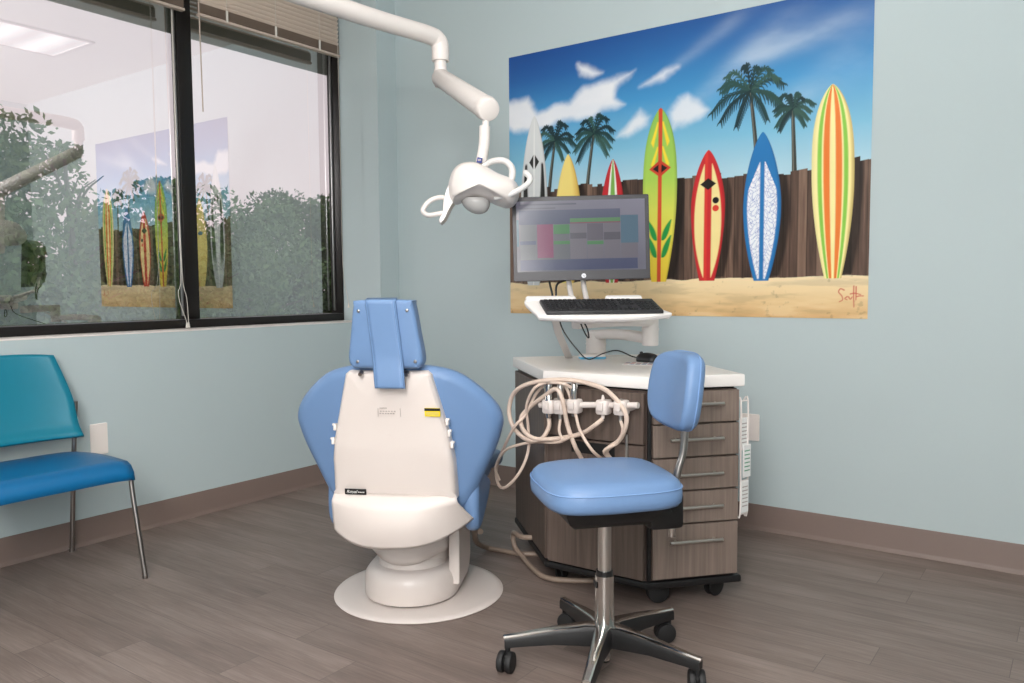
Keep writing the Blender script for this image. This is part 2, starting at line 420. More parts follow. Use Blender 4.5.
# wall plates
def wall_plate(c, axis, lab, w_, h_):
    t = thing('wall_plate', lab, 'outlet', c)
    f = (lambda x, y, z: (z, x, y)) if axis == 'x' else (lambda x, y, z: (x, -z, y))
    b = MB(); b.pillow(rrect(w_, h_, .006, 3), [(0, 0), (0, .004), (.002, .006)], f); b.build('cover', M['plate'], t)
    for dy in (-.3, .3):
        b = MB(); b.pillow(circle(.0022, 8, 0, dy*h_), [(0, .006), (.0005, .0068)], f); b.build('screw', M['plate'], t)
wall_plate((0, -1.93, .49), 'x', 'blank white wall plate under the window beside the teal chair', .083, .148)
wall_plate((2.482, 0, .503), 'y', 'blank white wall plate on the wall right of the drawer cart', .088, .132)

# ------------------------------------------------------------------ mural
def mural():
    NU, NV = 760, 568; W, Hh = 1.973, 1.475; asp = W/Hh
    u = np.linspace(0, 1, NU)[None, :].repeat(NV, 0); v = np.linspace(0, 1, NV)[:, None].repeat(NU, 1)
    def vnoise(x, y, seed):
        r = np.random.default_rng(seed).random((64, 64)); xi = np.floor(x).astype(int); yi = np.floor(y).astype(int)
        fx = x-xi; fy = y-yi; fx = fx*fx*(3-2*fx); fy = fy*fy*(3-2*fy)
        g = lambda a, b_: r[a % 64, b_ % 64]
        return (g(xi, yi)*(1-fx)+g(xi+1, yi)*fx)*(1-fy)+(g(xi, yi+1)*(1-fx)+g(xi+1, yi+1)*fx)*fy
    def fbm(x, y, seed, o=5):
        s = 0; a = .5
        for k in range(o): s = s+a*vnoise(x*2**k, y*2**k, seed+k); a *= .5
        return s
    C3 = lambda c: np.array(lin(c))
    def mix(img, col, a): return img*(1-a[..., None])+col*a[..., None]
    def ss(a, b_, x): t = np.clip((x-a)/(b_-a), 0, 1); return t*t*(3-2*t)
    def ramp(x, stops):
        xs = [s_[0] for s_ in stops]; cs = np.array([lin(s_[1]) for s_ in stops])
        return np.stack([np.interp(x, xs, cs[:, i]) for i in range(3)], -1)
    aa = .9/NU
    def poly_sd(pts, uu=None, vv=None):
        """signed distance in units of mural width, inside positive"""
        uu = u if uu is None else uu; vv = v if vv is None else vv
        X = uu; Y = vv/asp; d = np.full(X.shape, 9.); ins = np.zeros(X.shape, bool)
        P = [(p[0], p[1]/asp) for p in pts]
        for (x0, y0), (x1, y1) in zip(P, P[1:]+P[:1]):
            dx, dy = x1-x0, y1-y0; t = np.clip(((X-x0)*dx+(Y-y0)*dy)/(dx*dx+dy*dy+1e-12), 0, 1)
            d = np.minimum(d, np.hypot(X-x0-t*dx, Y-y0-t*dy))
            c = ((y0 > Y) != (y1 > Y)) & (X < (x1-x0)*(Y-y0)/(y1-y0+1e-12)+x0); ins ^= c
        return np.where(ins, d, -d)
    # sky
    img = ramp(v, [(.12, (178, 212, 222)), (.48, (172, 212, 228)), (.60, (122, 190, 220)), (.76, (62, 150, 206)), (.90, (38, 110, 176)), (1, (30, 86, 154))])
    img = mix(img, C3((20, 70, 146)), ss(.6, 0, u)*ss(.72, 1, v)*.55)
    wu = u+.02*(fbm(u*14, v*11, 3)-.5); wv = v+.03*(fbm(u*14+9, v*11, 5)-.5)
    n = fbm(u*9, v*16, 11)
    for (x0, y0, x1, y1, wd, al) in ((.55, .70, .83, .95, .05, .32), (.62, .80, 1.0, .92, .045, .36), (.45, .80, .72, 1.0, .03, .2), (.75, .62, 1.0, .82, .06, .2)):
        dx, dy = x1-x0, y1-y0; L_ = math.hypot(dx, dy); t = ((u-x0)*dx+(v-y0)*dy)/L_**2; d = np.abs((u-x0)*dy-(v-y0)*dx)/L_
        a = np.exp(-(d/(wd*(.4+.6*np.clip(t, 0, 1))))**2)*ss(-.05, .3, t)*ss(1.25, .7, t)*al*np.clip(.3+1.3*(n-.2), 0, 1); img = mix(img, C3((222, 234, 240)), a)
    clouds = [[(-.02, .823), (.071, .828), (.103, .769), (.155, .795), (.209, .795), (.255, .841), (.314, .851), (.405, .865), (.363, .824), (.353, .785), (.378, .755), (.314, .751), (.284, .726), (.217, .724), (.17, .723), (.123, .704), (.016, .703), (-.02, .742)],
              [(.229, .927), (.27, .919), (.314, .884), (.284, .873), (.24, .887)], [(.419, .805), (.46, .829), (.493, .85), (.532, .854), (.506, .828), (.493, .814), (.453, .807)],
              [(.353, .635), (.406, .702), (.426, .723), (.454, .694), (.447, .671), (.392, .634)], [(.507, .7), (.533, .744), (.558, .755), (.589, .725), (.615, .689), (.592, .671), (.546, .654), (.52, .643)]]
    for i, c in enumerate(clouds):
        sd = poly_sd(c, wu, wv); a = ss(-.012, .016, sd+.012*(fbm(u*30, v*24, 20+i)-.5))*(.95 if i in (0, 1) else .85)
        sh = .93+.07*np.clip((n-.3)*3, 0, 1); img = mix(img, C3((238, 240, 243)), a*sh)
    # palms
    def stroke(pts, w0, w1, col, alpha=1.0):
        nonlocal img
        P = smooth_path([(a, b_/asp, 0) for a, b_ in pts], 6); m = len(P)
        us = [p.x for p in P]; vs = [p.y*asp for p in P]; pad = max(w0, w1)+.004
        i0 = max(0, int((min(us)-pad)*NU)); i1 = min(NU, int((max(us)+pad)*NU)+2); j0 = max(0, int((min(vs)-pad*asp)*NV)); j1 = min(NV, int((max(vs)+pad*asp)*NV)+2)
        if i1 <= i0 or j1 <= j0: return
        X = u[j0:j1, i0:i1]; Y = v[j0:j1, i0:i1]/asp; best = np.full(X.shape, -9.)
        for k in range(m-1):
            x0, y0, x1, y1 = P[k].x, P[k].y, P[k+1].x, P[k+1].y; dx, dy = x1-x0, y1-y0
            t = np.clip(((X-x0)*dx+(Y-y0)*dy)/(dx*dx+dy*dy+1e-12), 0, 1); wd = w0+(w1-w0)*(k+t)/(m-1)
            best = np.maximum(best, wd-np.hypot(X-x0-t*dx, Y-y0-t*dy))
        a = np.clip(best/aa+.5, 0, 1)*alpha; img[j0:j1, i0:i1] = mix(img[j0:j1, i0:i1], C3(col), a)
    pr_ = random.Random(4)
    def palm(cu, cv, R_, tu, tv, nf):
        stroke([(tu, tv), ((tu*1.1+cu*.9)/2, (cv+tv)/2), (cu, cv)], .006, .004, (58, 62, 58)); stroke([(tu-.002, tv), ((tu*1.1+cu*.9)/2-.002, (cv+tv)/2), (cu-.001, cv)], .0015, .001, (120, 118, 104))
        for i in range(nf):
            a = -.95+i/(nf-1)*(PI+1.9)+pr_.uniform(-.16, .16); l = R_*pr_.uniform(.8, 1.12)
            ex = math.cos(a)*l; ey = math.sin(a)*l*.95-.22*l; mx_ = math.cos(a)*l*.6; my = math.sin(a)*l*.66+.06*l
            pts = smooth_path([(cu, cv, 0), (cu+mx_, cv+my*asp, 0), (cu+ex, cv+ey*asp, 0)], 6)
            cl = pr_.choice([(28, 62, 62), (38, 76, 70), (22, 50, 54), (52, 88, 78)])
            stroke([(p.x, p.y) for p in pts], .0022, .001, cl)
            for k in range(1, len(pts)):
                p = pts[k]; t = (pts[k]-pts[k-1]).normalized()
                for sg in (-1, 1):
                    ll = l*.26*(1-.45*k/len(pts)); px_ = -t.y*sg*.7+t.x*.9; py_ = t.x*sg*.7+t.y*.9
                    stroke([(p.x, p.y), (p.x+px_*ll*.55, p.y+(py_*.5-.12)*ll*asp), (p.x+px_*ll*.8, p.y+(py_*.7-.5)*ll*asp)], .0026, .0008, cl, .95)
    palm(.159, .656, .062, .137, .44, 12); palm(.285, .663, .066, .262, .44, 12); palm(.722, .735, .088, .745, .44, 14); palm(.824, .66, .047, .831, .44, 12)
    # fence
    k = np.floor(u*58+.35*np.sin(u*40)); rp = np.random.default_rng(9).random(80)
    top = np.interp(u, [0, .43, .6, .82, .93, 1], [.478, .474, .472, .462, .478, .492])+(rp[k.astype(int) % 80]-.5)*.022
    pf = (u*58+.35*np.sin(u*40))-k
    fen = ramp(np.clip(.55*fbm(u*170, v*9, 31)+.5*rp[(k.astype(int)*7) % 80]-.05, 0, 1), [(.15, (58, 45, 39)), (.5, (98, 76, 64)), (.85, (140, 112, 94))])
    fen = fen*(1-.6*ss(.12, .0, pf)*1.0)[..., None]*(1-.35*ss(.88, 1, pf))[..., None]
    fm = np.clip((top-v)/(aa*1.4)+.5, 0, 1); img = mix(img, fen, fm)
    # sand
    sand_top = .118+.016*u+.012*(fbm(u*18, u*0, 41)-.5)
    sd = ramp(np.clip(v/.13, 0, 1), [(0, (222, 180, 122)), (.35, (232, 198, 142)), (.75, (242, 216, 166)), (1, (244, 222, 178))])
    nn = fbm(u*10, v*46, 51); sd = sd*(1-.16*ss(.5, .72, nn))[..., None]; sd = mix(sd, C3((244, 216, 164)), ss(.52, .3, nn)*.5)
    sd = sd*(1-.22*ss(.68, .78, fbm(u*70, v*60, 55)))[..., None]
    img = mix(img, sd, np.clip((sand_top-v)/(aa*1.4)+.5, 0, 1))
    # boards
    def board(tip, bot, hw, vm, base_hw, tipk, skin, shadow=True):
        nonlocal img
        t = (v-bot[1])/(tip[1]-bot[1]); cu = bot[0]+(tip[0]-bot[0])*t; tm = (vm-bot[1])/(tip[1]-bot[1])
        tt = np.clip(t, 0, 1)
        up = np.clip((tt-tm)/(1-tm), 0, 1); lo = np.clip((tm-tt)/tm, 0, 1)
        hwf = np.where(tt > tm, hw*np.clip(1-up**tipk, 0, 1)**.72, base_hw+(hw-base_hw)*np.clip(1-lo**1.9, 0, 1))
        if shadow:
            sx = u-cu-.022*(1-.3*tt)*np.ones_like(u)
            m_ = np.clip((hwf*1.02-np.abs(sx))/(aa*6)+.5, 0, 1)*((t > 0) & (t < .97))*fm*np.clip((v-sand_top)/.008, 0, 1); img = img*(1-.72*m_)[..., None]
        s_ = np.where(hwf > 1e-6, (u-cu)/np.maximum(hwf, 1e-6), 9)
        m_ = np.clip((hwf-np.abs(u-cu))/aa+.5, 0, 1)*((t >= 0) & (t <= 1))
        c = skin(s_, tt, u-cu, hwf)
        rimd = np.clip((np.abs(s_)-.82)/.18, 0, 1); c = c*(1-.35*rimd*(s_ > 0))[..., None]*(1-.15*rimd*(s_ < 0))[..., None]
        img = mix(img, c, m_)
    band = lambda x, a, b_, e=.06: np.clip((x-a)/e+.5, 0, 1)*np.clip((b_-x)/e+.5, 0, 1)
    def full(c): return np.broadcast_to(C3(c), u.shape+(3,)).copy()
    def dia(du, t, t0, w_, h_): return np.clip((1-np.abs(du)/w_-np.abs(t-t0)/h_)*10+.5, 0, 1)
    def sk_white(s_, t, du, hw):
        c = full((222, 226, 226)); c = mix(c, C3((34, 36, 34)), band(np.abs(s_), .2, .82)*ss(.73, .71, t)*np.clip((np.abs(s_)-(.25+.9*np.clip(t-.36, 0, 1)))*9, 0, 1))
        c = mix(c, C3((206, 212, 214)), ss(.32, .1, t)); c = mix(c, C3((40, 42, 40)), dia(du, t, .73, .017, .05)); c = mix(c, C3((240, 242, 240)), band(s_, -.07, .07)); return c
    def sk_yellow(s_, t, du, hw):
        c = full((246, 222, 120)); c = mix(c, C3((222, 176, 62)), ss(.3, .95, s_)*.8)
        return mix(c, C3((48, 96, 140)), np.clip((1-np.hypot(du/.017, (t-.60)/.022))*8+.5, 0, 1))
    def sk_redgreen(s_, t, du, hw):
        c = full((196, 34, 42)); c = mix(c, C3((236, 238, 224)), band(s_, -.42, .42)); c = mix(c, C3((120, 176, 72)), band(s_, -.2, .22)); return c
    def sk_green(s_, t, du, hw):
        c = ramp(t, [(0, (246, 212, 30)), (.16, (238, 216, 48)), (.42, (212, 218, 76)), (.6, (168, 210, 76)), (1, (140, 196, 84))])
        for t0, l_ in ((.78, .17), (.66, .15)):
            z = (t-t0+.03)/l_; c = mix(c, C3((248, 220, 20)), band(np.abs(du), .004+.018*(1-z), .009+.026*(1-z)*np.clip(z*3, 0, 1), .004)*((z > 0) & (z < 1)))
        for t0, l_ in ((.14, .13), (.24, .12)):
            z = (t-t0)/l_; c = mix(c, C3((20, 150, 64)), band(np.abs(du), .006+.026*z*z, .010+.028*np.sqrt(np.clip(z, 0, 1))*(1-.12*z), .004)*(np.abs(du) < hw*.94)*((z > 0) & (z < 1)))
        c = mix(c, C3((214, 74, 34)), band(du, -.0055, .0055, .002)); c = mix(c, C3((206, 62, 34)), dia(du, t, .655, .031, .05)); c = mix(c, C3((36, 30, 30)), dia(du, t, .655, .021, .030)); c = mix(c, C3((206, 62, 34)), band(du, -.004, .004, .002)*band(t, .60, .71)); return c
    def sk_red(s_, t, du, hw):
        c = full((206, 34, 40)); z = np.clip(1-np.abs((t-.46)/.44)**2.2, 0, 1)
        c = mix(c, C3((246, 226, 150)), band(np.abs(du), .0095, .0095+.026*z, .003)*(z > .03)); c = mix(c, C3((232, 60, 44)), band(du, -.009, -.001, .003)*.6)
        c = mix(c, C3((30, 24, 24)), dia(du, t, .742, .021, .045))
        for t0, cc in ((.615, (24, 22, 22)), (.555, (226, 60, 34))): c = mix(c, C3(cc), np.clip((1-np.hypot((du-.0205)/.0085, (t-t0)/.024))*6+.5, 0, 1))
        return c
    def sk_blue(s_, t, du, hw):
        c = full((28, 120, 186)); z = np.clip(1-np.abs((t-.42)/.42)**2.0, 0, 1)
        pat = mix(full((236, 240, 246)), C3((96, 126, 196)), band(np.abs(np.sin(u*230+5*np.sin(v*60))+np.sin(v*170+4*np.sin(u*130+1))), .25, .62, .25)*.75)
        a = band(np.abs(du), .0055, np.maximum(.0055, hw-.010), .003)*(z > .05)*(t < .80)*(np.abs(du) < .004+.05*np.clip((.82-t)*3, 0, 1))
        return c*(1-a[..., None])+pat*a[..., None]
    def sk_orange(s_, t, du, hw):
        c = full((248, 236, 160)); c = mix(c, C3((138, 204, 66)), band(np.abs(s_), .52, .72)); c = mix(c, C3((240, 126, 36)), band(np.abs(s_), .14, .44)); c = mix(c, C3((232, 196, 96)), ss(.75, 1, s_)*.7); return c
    board((.089, .761), (.084, .111), .0475, .36, .02, 2.2, sk_white); board((.203, .601), (.201, .118), .0445, .33, .02, 1.9, sk_yellow); board((.345, .565), (.342, .117), .040, .33, .018, 1.7, sk_redgreen)
    board((.485, .722), (.482, .119), .0485, .445, .021, 2.6, sk_green); board((.617, .56), (.615, .12), .045, .37, .020, 1.75, sk_red); board((.754, .599), (.754, .119), .0465, .36, .018, 1.75, sk_blue); board((.914, .719), (.922, .125), .0475, .45, .019, 2.9, sk_orange)
    # red signature bottom right
    for q in ([(.948, .088), (.94, .092), (.936, .082), (.943, .07), (.945, .058), (.938, .052)], [(.955, .068), (.950, .062), (.955, .058)], [(.958, .067), (.962, .060), (.966, .067)], [(.969, .1), (.969, .07), (.970, .036)], [(.962, .076), (.972, .078), (.984, .074)], [(.974, .098), (.974, .066), (.974, .058)], [(.976, .068), (.982, .070), (.99, .070)]):
        stroke(q, .0016, .0012, (206, 84, 70), .8)
    g_ = (img*np.array([.25, .6, .15])).sum(-1, keepdims=True); img = np.clip(g_+(img-g_)*.94, 0, 1)
    X = 1.036+u*W; Zz = 1.044+v*Hh; Y = np.full_like(X, -.004)
    co_ = np.stack([X-2.02, Y*0-.003, Zz-1.78], -1).reshape(-1, 3)
    idx = np.arange(NU*NV).reshape(NV, NU); q = np.stack([idx[:-1, :-1], idx[:-1, 1:], idx[1:, 1:], idx[1:, :-1]], -1).reshape(-1, 4)
    me = bpy.data.meshes.new('wall_mural'); me.vertices.add(len(co_)); me.vertices.foreach_set('co', co_.ravel().astype(np.float32))
    me.loops.add(q.size); me.loops.foreach_set('vertex_index', q.ravel().astype(np.int32)); me.polygons.add(len(q)); me.polygons.foreach_set('loop_start', np.arange(0, q.size, 4, dtype=np.int32)); me.update(calc_edges=True)
    at = me.color_attributes.new('Col', 'FLOAT_COLOR', 'POINT'); at.data.foreach_set('color', np.concatenate([img.reshape(-1, 3), np.ones((NU*NV, 1))], 1).astype(np.float32).ravel())
    me.materials.append(M['mural']); o = bpy.data.objects.new('wall_mural', me); COL.objects.link(o); o.location = (2.02, 0, 1.78)
    tag(o, 'large beach mural of colourful surfboards leaning on a dark fence', 'mural')
mural()

# ------------------------------------------------------------------ teal guest chair
t = thing('guest_chair', 'teal plastic guest chair with chrome legs under the window', 'chair', (.36, -2.36, 0)); 
CW = .60
yc = -2.39
def seat_f(u_, v_):   # u across (y), v front to back
    s = v_; x = .597-.50*s
    z = .482+.012*math.sin(s*PI) - .006*s
    if s < .14: q = (1-s/.14); x = .597-.50*.14+.50*.14*math.sin(q*PI/2); z = .487-.075*(1-math.cos(q*PI/2))
    y = yc+CW/2*(1-2*u_)
    e = abs(1-2*u_); z -= .008*e**6
    return Vector((x, y, z))
b = MB(); b.grid(seat_f, 16, 24); o = b.build('seat', M['tealseat'], t, True, 60)
md = o.modifiers.new('thickness', 'SOLIDIFY'); md.thickness = .014; md.offset = -1
def back_f(u_, v_):
    z = .552+.368*v_; w_ = .285-.10*max(0, v_-.42)**1.25
    s = 1-2*u_; y = yc+w_*s
    x = .135-.085*v_+.03*(1-v_)**3 + .05*abs(s)**2.5 - .02
    if v_ < .12: x += .02*(1-v_/.12)
    return Vector((x, y, z-.02*(abs(s)**3)*(v_ > .5)*(v_-.5)))
b = MB(); b.grid(back_f, 20, 20); o = b.build('backrest', M['tealback'], t, True, 60)
md = o.modifiers.new('thickness', 'SOLIDIFY'); md.thickness = .012; md.offset = 0
for s in (-1, 1):
    y = yc+s*.29
    b = MB(); b.tube([(.548, y-.02*s, .452), (.574, y, .43), (.590, y, .34), (.662, y, .012)], .0105, 12); b.cyl((.662, y, 0), (.662, y, .014), .012, n=12, mat=None); b.build('leg', M['darksteel'], t, True)
    b = MB(); b.tube([(.125, y+.008*s, .70), (.120, y+.004*s, .60), (.105, y, .45), (.05, y, .012)], .0105, 12); b.cyl((.05, y, 0), (.05, y, .014), .014, n=12); b.build('leg', M['darksteel'], t, True)
    b = MB(); b.tube([(.548, y-.02*s, .452), (.35, y-.02*s, .462), (.115, y-.004*s, .462)], .010, 10); b.build('side_rail', M['darksteel'], t, True)

# ------------------------------------------------------------------ dental chair (local: +y away from camera, towards the feet)
DC = thing('dental_chair', 'blue upholstered dental chair seen from behind on round white base', 'dental chair', (1.70, -1.57, 0), math.radians(27.6))
b = MB(); b.lathe([(.05, 0), (.328, 0), (.332, .004), (.326, .010), (.30, .013), (.05, .014)], (.003, .02, 0), 72); b.build('base_plate', M['cream'], DC)
def stadium(cx, y0, y1, r, n=14):
    return [(cx+r*math.cos(a), y1+r*math.sin(a)) for a in [i/n*PI for i in range(n+1)]]+[(cx+r*math.cos(a), y0+r*math.sin(a)) for a in [PI+i/n*PI for i in range(n+1)]]
b = MB(); b.pillow(stadium(-.012, -.03, .16, .182), [(.02, .014), (.02, .022)], mat=M['ink']); b.pillow(stadium(-.012, -.03, .16, .182), [(.004, .022), (0, .03), (0, .088), (.006, .112), (.02, .130), (.04, .138)], mat=M['cream']); b.build('pedestal', None, DC)
b = MB(); b.lathe([(.02, .136), (.135, .136), (.132, .162), (.112, .182), (.08, .188), (.02, .19)], (-.012, -.01, 0), 40); b.build('swivel_collar', M['cream'], DC)
def bellows(u_, v_):
    a = PI+u_*PI; cx = -.018; r = .163
    x = cx+r*math.cos(a)*1.0; y = -.02+r*math.sin(a)*.9
    zb = .172+.012*math.cos(3.2*(u_-.5)*PI)*-1+.03*abs(2*u_-1)**3
    z = zb+(.36-zb)*v_; k = 1-.05*(1-v_)+.02*math.sin(u_*22)*(1-v_)
    return Vector((cx+(x-cx)*k, y*k, z))
b = MB(); b.grid(bellows, 48, 8); o = b.build('lift_cover', M['cream2'], DC); md = o.modifiers.new('thickness', 'SOLIDIFY'); md.thickness = .008
b = MB(); b.pillow(stadium(.0, -.0, .12, .125), [(0, .15), (0, .40)]); b.build('lift_column', M['cream'], DC)
b = MB(); b.pillow([(-.10, .07), (.10, .07), (.13, .12), (.12, .34), (-.09, .36)], [(.004, -.02), (0, -.016), (0, .016), (.004, .02)], lambda x, y, z: (.165+z, x+.02, y)); b.build('side_cover', M['cream'], DC)
# upholstered backrest
yb = lambda z: -.255-.19*(z-.46)
half = [(.0, .936), (.09, .935), (.18, .922), (.245, .897), (.31, .845), (.357, .79), (.376, .742), (.371, .695), (.346, .622), (.312, .548), (.276, .47), (.235, .41), (.12, .39), (0, .388)]
sm = smooth_path([(x, z, 0) for x, z in half], 4)
out = [(p.x+.006, p.y) for p in sm]+[(-p.x+.006, p.y) for p in sm[::-1]][1:-1]
out = out[::-1] if sum((a[0]*b_[1]-b_[0]*a[1]) for a, b_ in zip(out, out[1:]+out[:1])) < 0 else out
def back_map(x, z, d): return (x, yb(z)+.02-d+.38*abs(x)**2.0, z)
b = MB(); b.pillow(out, puff(.095, .040, 6), back_map, dome=(0, -.0)); BK = b.build('backrest', M['blue'], DC, angle=50)
# back shell
hs = [(.135, .917), (.150, .905), (.176, .80), (.203, .69), (.216, .60), (.219, .50), (.219, .462)]
o2 = [(x+.008, z) for x, z in hs]+[(-x+.008, z) for x, z in hs[::-1]]; o2 = o2[::-1]
P_ = []
for i, (a, c) in enumerate(zip(o2, o2[1:]+o2[:1])):
    for k in range(4): P_.append((a[0]+(c[0]-a[0])*k/4, a[1]+(c[1]-a[1])*k/4))
if sum((a[0]*c[1]-c[0]*a[1]) for a, c in zip(P_, P_[1:]+P_[:1])) < 0: P_ = P_[::-1]
def shell_y(z): return -.325-.13*(z-.46) + (-.005*math.exp(-((z-.63)/.05)**2))
b = MB(); b.pillow(P_, [(0, 0), (0, .05), (.003, .060), (.010, .068), (.02, .071)], lambda x, z, d: (x, shell_y(z)+.055-d+.25*(x-.008)**2, z)); b.build('back_shell', M['cream'], DC, angle=30)
# folded skirt below the shell
def skirt(u_, v_):
    s = 2*u_-1
    x0 = .008+.219*s; hem = .299+.062*abs(s)**3+.014*s; w1 = .226+.026*(s > 0)*abs(s)
    x = x0+(.018+w1*s-x0)*v_**1.2
    z = .476+(hem-.476)*v_
    y = -.342-.034*min(1, v_*6)+.03*s*s*(1-v_)-.02*math.sin(v_*PI)*(1-s*s)+(.14 if s > 0 else .045)*v_*abs(s)**2.6
    y += .006*math.sin(s*9+v_*2)*v_*(1-v_)
    return Vector((x, y, z))
b = MB(); b.grid(skirt, 48, 16); o = b.build('skirt', M['cream2'], DC, angle=60); md = o.modifiers.new('thickness', 'SOLIDIFY'); md.thickness = .006; md.offset = 1
# plate, sticker, moulded mark, side clips, screws
b = MB(); b.box((-.125, shell_y(.487)-.019, .487), (.078, .003, .021), .001, rx=.13, mat=M['ink'])
text_mesh(b, 'Royal', .017, lambda x, y: (-.139+x, shell_y(.487)-.0212+y*-.13, .487+y), M['whiteink'], .35)
for k in range(4): b.box((-.113+.006*k, shell_y(.487)-.0212, .486), (.004, .001, .003), 0, rx=.13, mat=M['whiteink'])
b.build('name_plate', None, DC)
b = MB(); ys = lambda z: shell_y(z)-.0185-.006
b.box((.163, ys(.777)+.009, .777), (.054, .003, .030), .0005, rx=.13, mat=M['yellow']); b.box((.163, ys(.787)+.0076, .7865), (.054, .003, .009), 0, rx=.13, mat=M['ink'])
for z in (.776, .772, .768): b.box((.163, ys(z)+.0078, z), (.044, .002, .0012), 0, rx=.13, mat=M['greyink'])
b.build('warning_sticker', None, DC)
b = MB()
for x0, x1, z in ((-.03, -.004, .79), (-.028, .03, .779), (-.03, .026, .771)):
    for k in range(6):
        xa = x0+(x1-x0)*k/6; b.box((.012+xa, ys(z)+.003, z), ((x1-x0)/6*.6, .001, .003), 0, rx=.13)
for x0 in (-.038, .04): b.box((.012+x0, ys(.77)+.003, .775), (.0012, .001, .03), 0, rx=.13)
b.build('moulded_mark', M['greyink'], DC)
for x, z in ((-.194, .715), (-.203, .665), (.207, .74), (.213, .70), (.222, .66)):
    b = MB(); b.box((x, shell_y(z)+.012, z), (.011, .02, .024), .003); b.box((x*1.02, shell_y(z)+.008, z+.009), (.010, .012, .007), .002); b.build('side_clip', M['white'], DC)
for x in (-.075, .085):
    b = MB(); b.cyl((x, -.405, .915), (x, -.425, .908), .007, n=10); b.build('bolt', M['darksteel'], DC)
# armrests (seen end-on at the sides)
for s, xo in ((-1, -.243), (1, .262)):
    ol = smooth_path([(-.235, .50, 0), (-.245, .40, 0), (-.225, .335, 0), (-.17, .315, 0), (-.05, .36, 0), (.02, .40, 0), (.05, .44, 0), (.02, .47, 0), (-.08, .505, 0), (-.20, .52, 0)], 4, True)
    P2 = [(p.x, p.y) for p in ol]; P2 = P2 if sum((a[0]*c[1]-c[0]*a[1]) for a, c in zip(P2, P2[1:]+P2[:1])) > 0 else P2[::-1]
    b = MB(); b.pillow(P2, puff(.058, .026, 5), lambda x, y, z: (xo+z, x, y)); b.build('armrest', M['blue'], DC)
# headrest, strap and buttons
def hmap(x, z, d): return (x+.012, -.385-.10*(z-.93)-d, z)
ho = smooth_path([(-.085, 1.158, 0), (.085, 1.158, 0), (.102, 1.142, 0), (.116, 1.05, 0), (.128, .965, 0), (.118, .936, 0), (.09, .928, 0), (-.09, .928, 0), (-.118, .936, 0), (-.128, .965, 0), (-.116, 1.05, 0), (-.102, 1.142, 0)], 4, True)
P3 = [(p.x, p.y) for p in ho]; P3 = P3 if sum((a[0]*c[1]-c[0]*a[1]) for a, c in zip(P3, P3[1:]+P3[:1])) > 0 else P3[::-1]
b = MB(); b.pillow(P3, puff(.072, .014, 4), hmap, dome=(0, .004)); HR = b.build('headrest', M['blue'], DC)
def strap(u_, v_):
    z = 1.166-.302*v_; w0 = .052; sk = .026*v_
    y = -.385-.10*(z-.93)-.045-.004-.016*ss_(v_)
    if v_ < .03: y += .03*(1-v_/.03)
    return Vector((.008-w0+2*w0*u_+sk, y, z))
def ss_(t): t = max(0, min(1, (t-.6)/.4)); return t*t*(3-2*t)
b = MB(); b.grid(strap, 6, 40); st = b.build('strap', M['blue'], HR); md = st.modifiers.new('thickness', 'SOLIDIFY'); md.thickness = .006
for uu in (.06, .94):
    b = MB(); b.tube([strap(uu, .03+.96*k/14)+Vector((0, -.0045, 0)) for k in range(15)], .0010, 5, 1, False); b.build('stitching', M['bluestitch'], st)
for x, z in ((-.082, 1.122), (.084, 1.124), (-.094, .952), (.105, .953)):
    b = MB(); p = Vector(hmap(x, z, .037)); b.cyl(p+Vector((0, .006, 0)), p+Vector((0, -.005, 0)), .0065, .005, 14, .001); b.build('upholstery_button', M['darksteel'], HR)
b = MB(); b.cyl((.012, -.36, .86), (.012, -.375, 1.0), .02, n=12); b.build('headrest_post', M['chrome'], DC)
# seat and leg rest running away behind the back
b = MB(); b.pillow(rrect(.50, .56, .08, 6, .006, .05), puff(.10, .04, 5), lambda x, y, z: (x, y, .45+z+.02*y)); b.build('seat', M['blue'], DC)
b = MB(); b.pillow(rrect(.42, .62, .10, 6, .006, .62), puff(.08, .035, 5), lambda x, y, z: (x, y, .44+z-.14*(y-.3))); b.build('leg_rest', M['blue'], DC)
b = MB(); b.box((.006, .10, .385), (.30, .50, .05), .01); b.build('seat_frame', M['cream'], DC)

# ------------------------------------------------------------------ operatory light
E1 = Vector((1.355, -.985, 2.25)); E2 = Vector((1.85, -1.29, 1.905))
DL = thing('dental_light', 'white ceiling-hung dental lamp on a jointed arm above the chair', 'dental light', (1.26, -2.55, ZC)); 
b = MB(); b.lathe([(.02, ZC), (.14, ZC), (.13, ZC-.04), (.06, ZC-.06), (.05, ZC-.07)], (1.26, -2.55, 0), 32); b.cyl((1.26, -2.55, ZC-.05), (1.26, -2.55, 2.33), .045); b.build('ceiling_mount', M['white'], DL, True)
b = MB(); b.tube([(1.26, -2.58, 2.335), (1.27, -2.2, 2.335), (1.30, -1.4, 2.34), (1.335, -1.06, 2.342), (1.35, -.995, 2.325), (1.355, -.985, 2.29), (1.355, -.985, 2.235)], lambda t_: .040, 20, 8, round_end=False); b.build('arm', M['white'], DL, True)
b = MB(); b.cyl((1.355, -.985, 2.12), (1.355, -.985, 2.24), .028); b.cyl((1.355, -.985, 2.185), (1.355, -.985, 2.195), .031, mat=None); b.build('swivel_joint', M['white'], DL, True)
b = MB(); d = (E2-Vector((1.36, -.99, 2.165))).normalized(); b.cyl(Vector((1.345, -.98, 2.165)), E2, .042, .047, 28, bev=.012); b.build('spring_arm', M['arm_grey'], DL, True)
b = MB(); b.cyl(E2-d*.02, E2+d*.035, .050, .046, 28, bev=.012); b.build('elbow_cap', M['white'], DL, True)
b = MB(); b.cyl((1.845, -1.295, 1.80), (1.85, -1.29, 1.90), .014); b.tube([(1.845, -1.295, 1.835), (1.842, -1.298, 1.76), (1.832, -1.306, 1.69)], .022, 16, 5); b.build('stem', M['white'], DL, True)
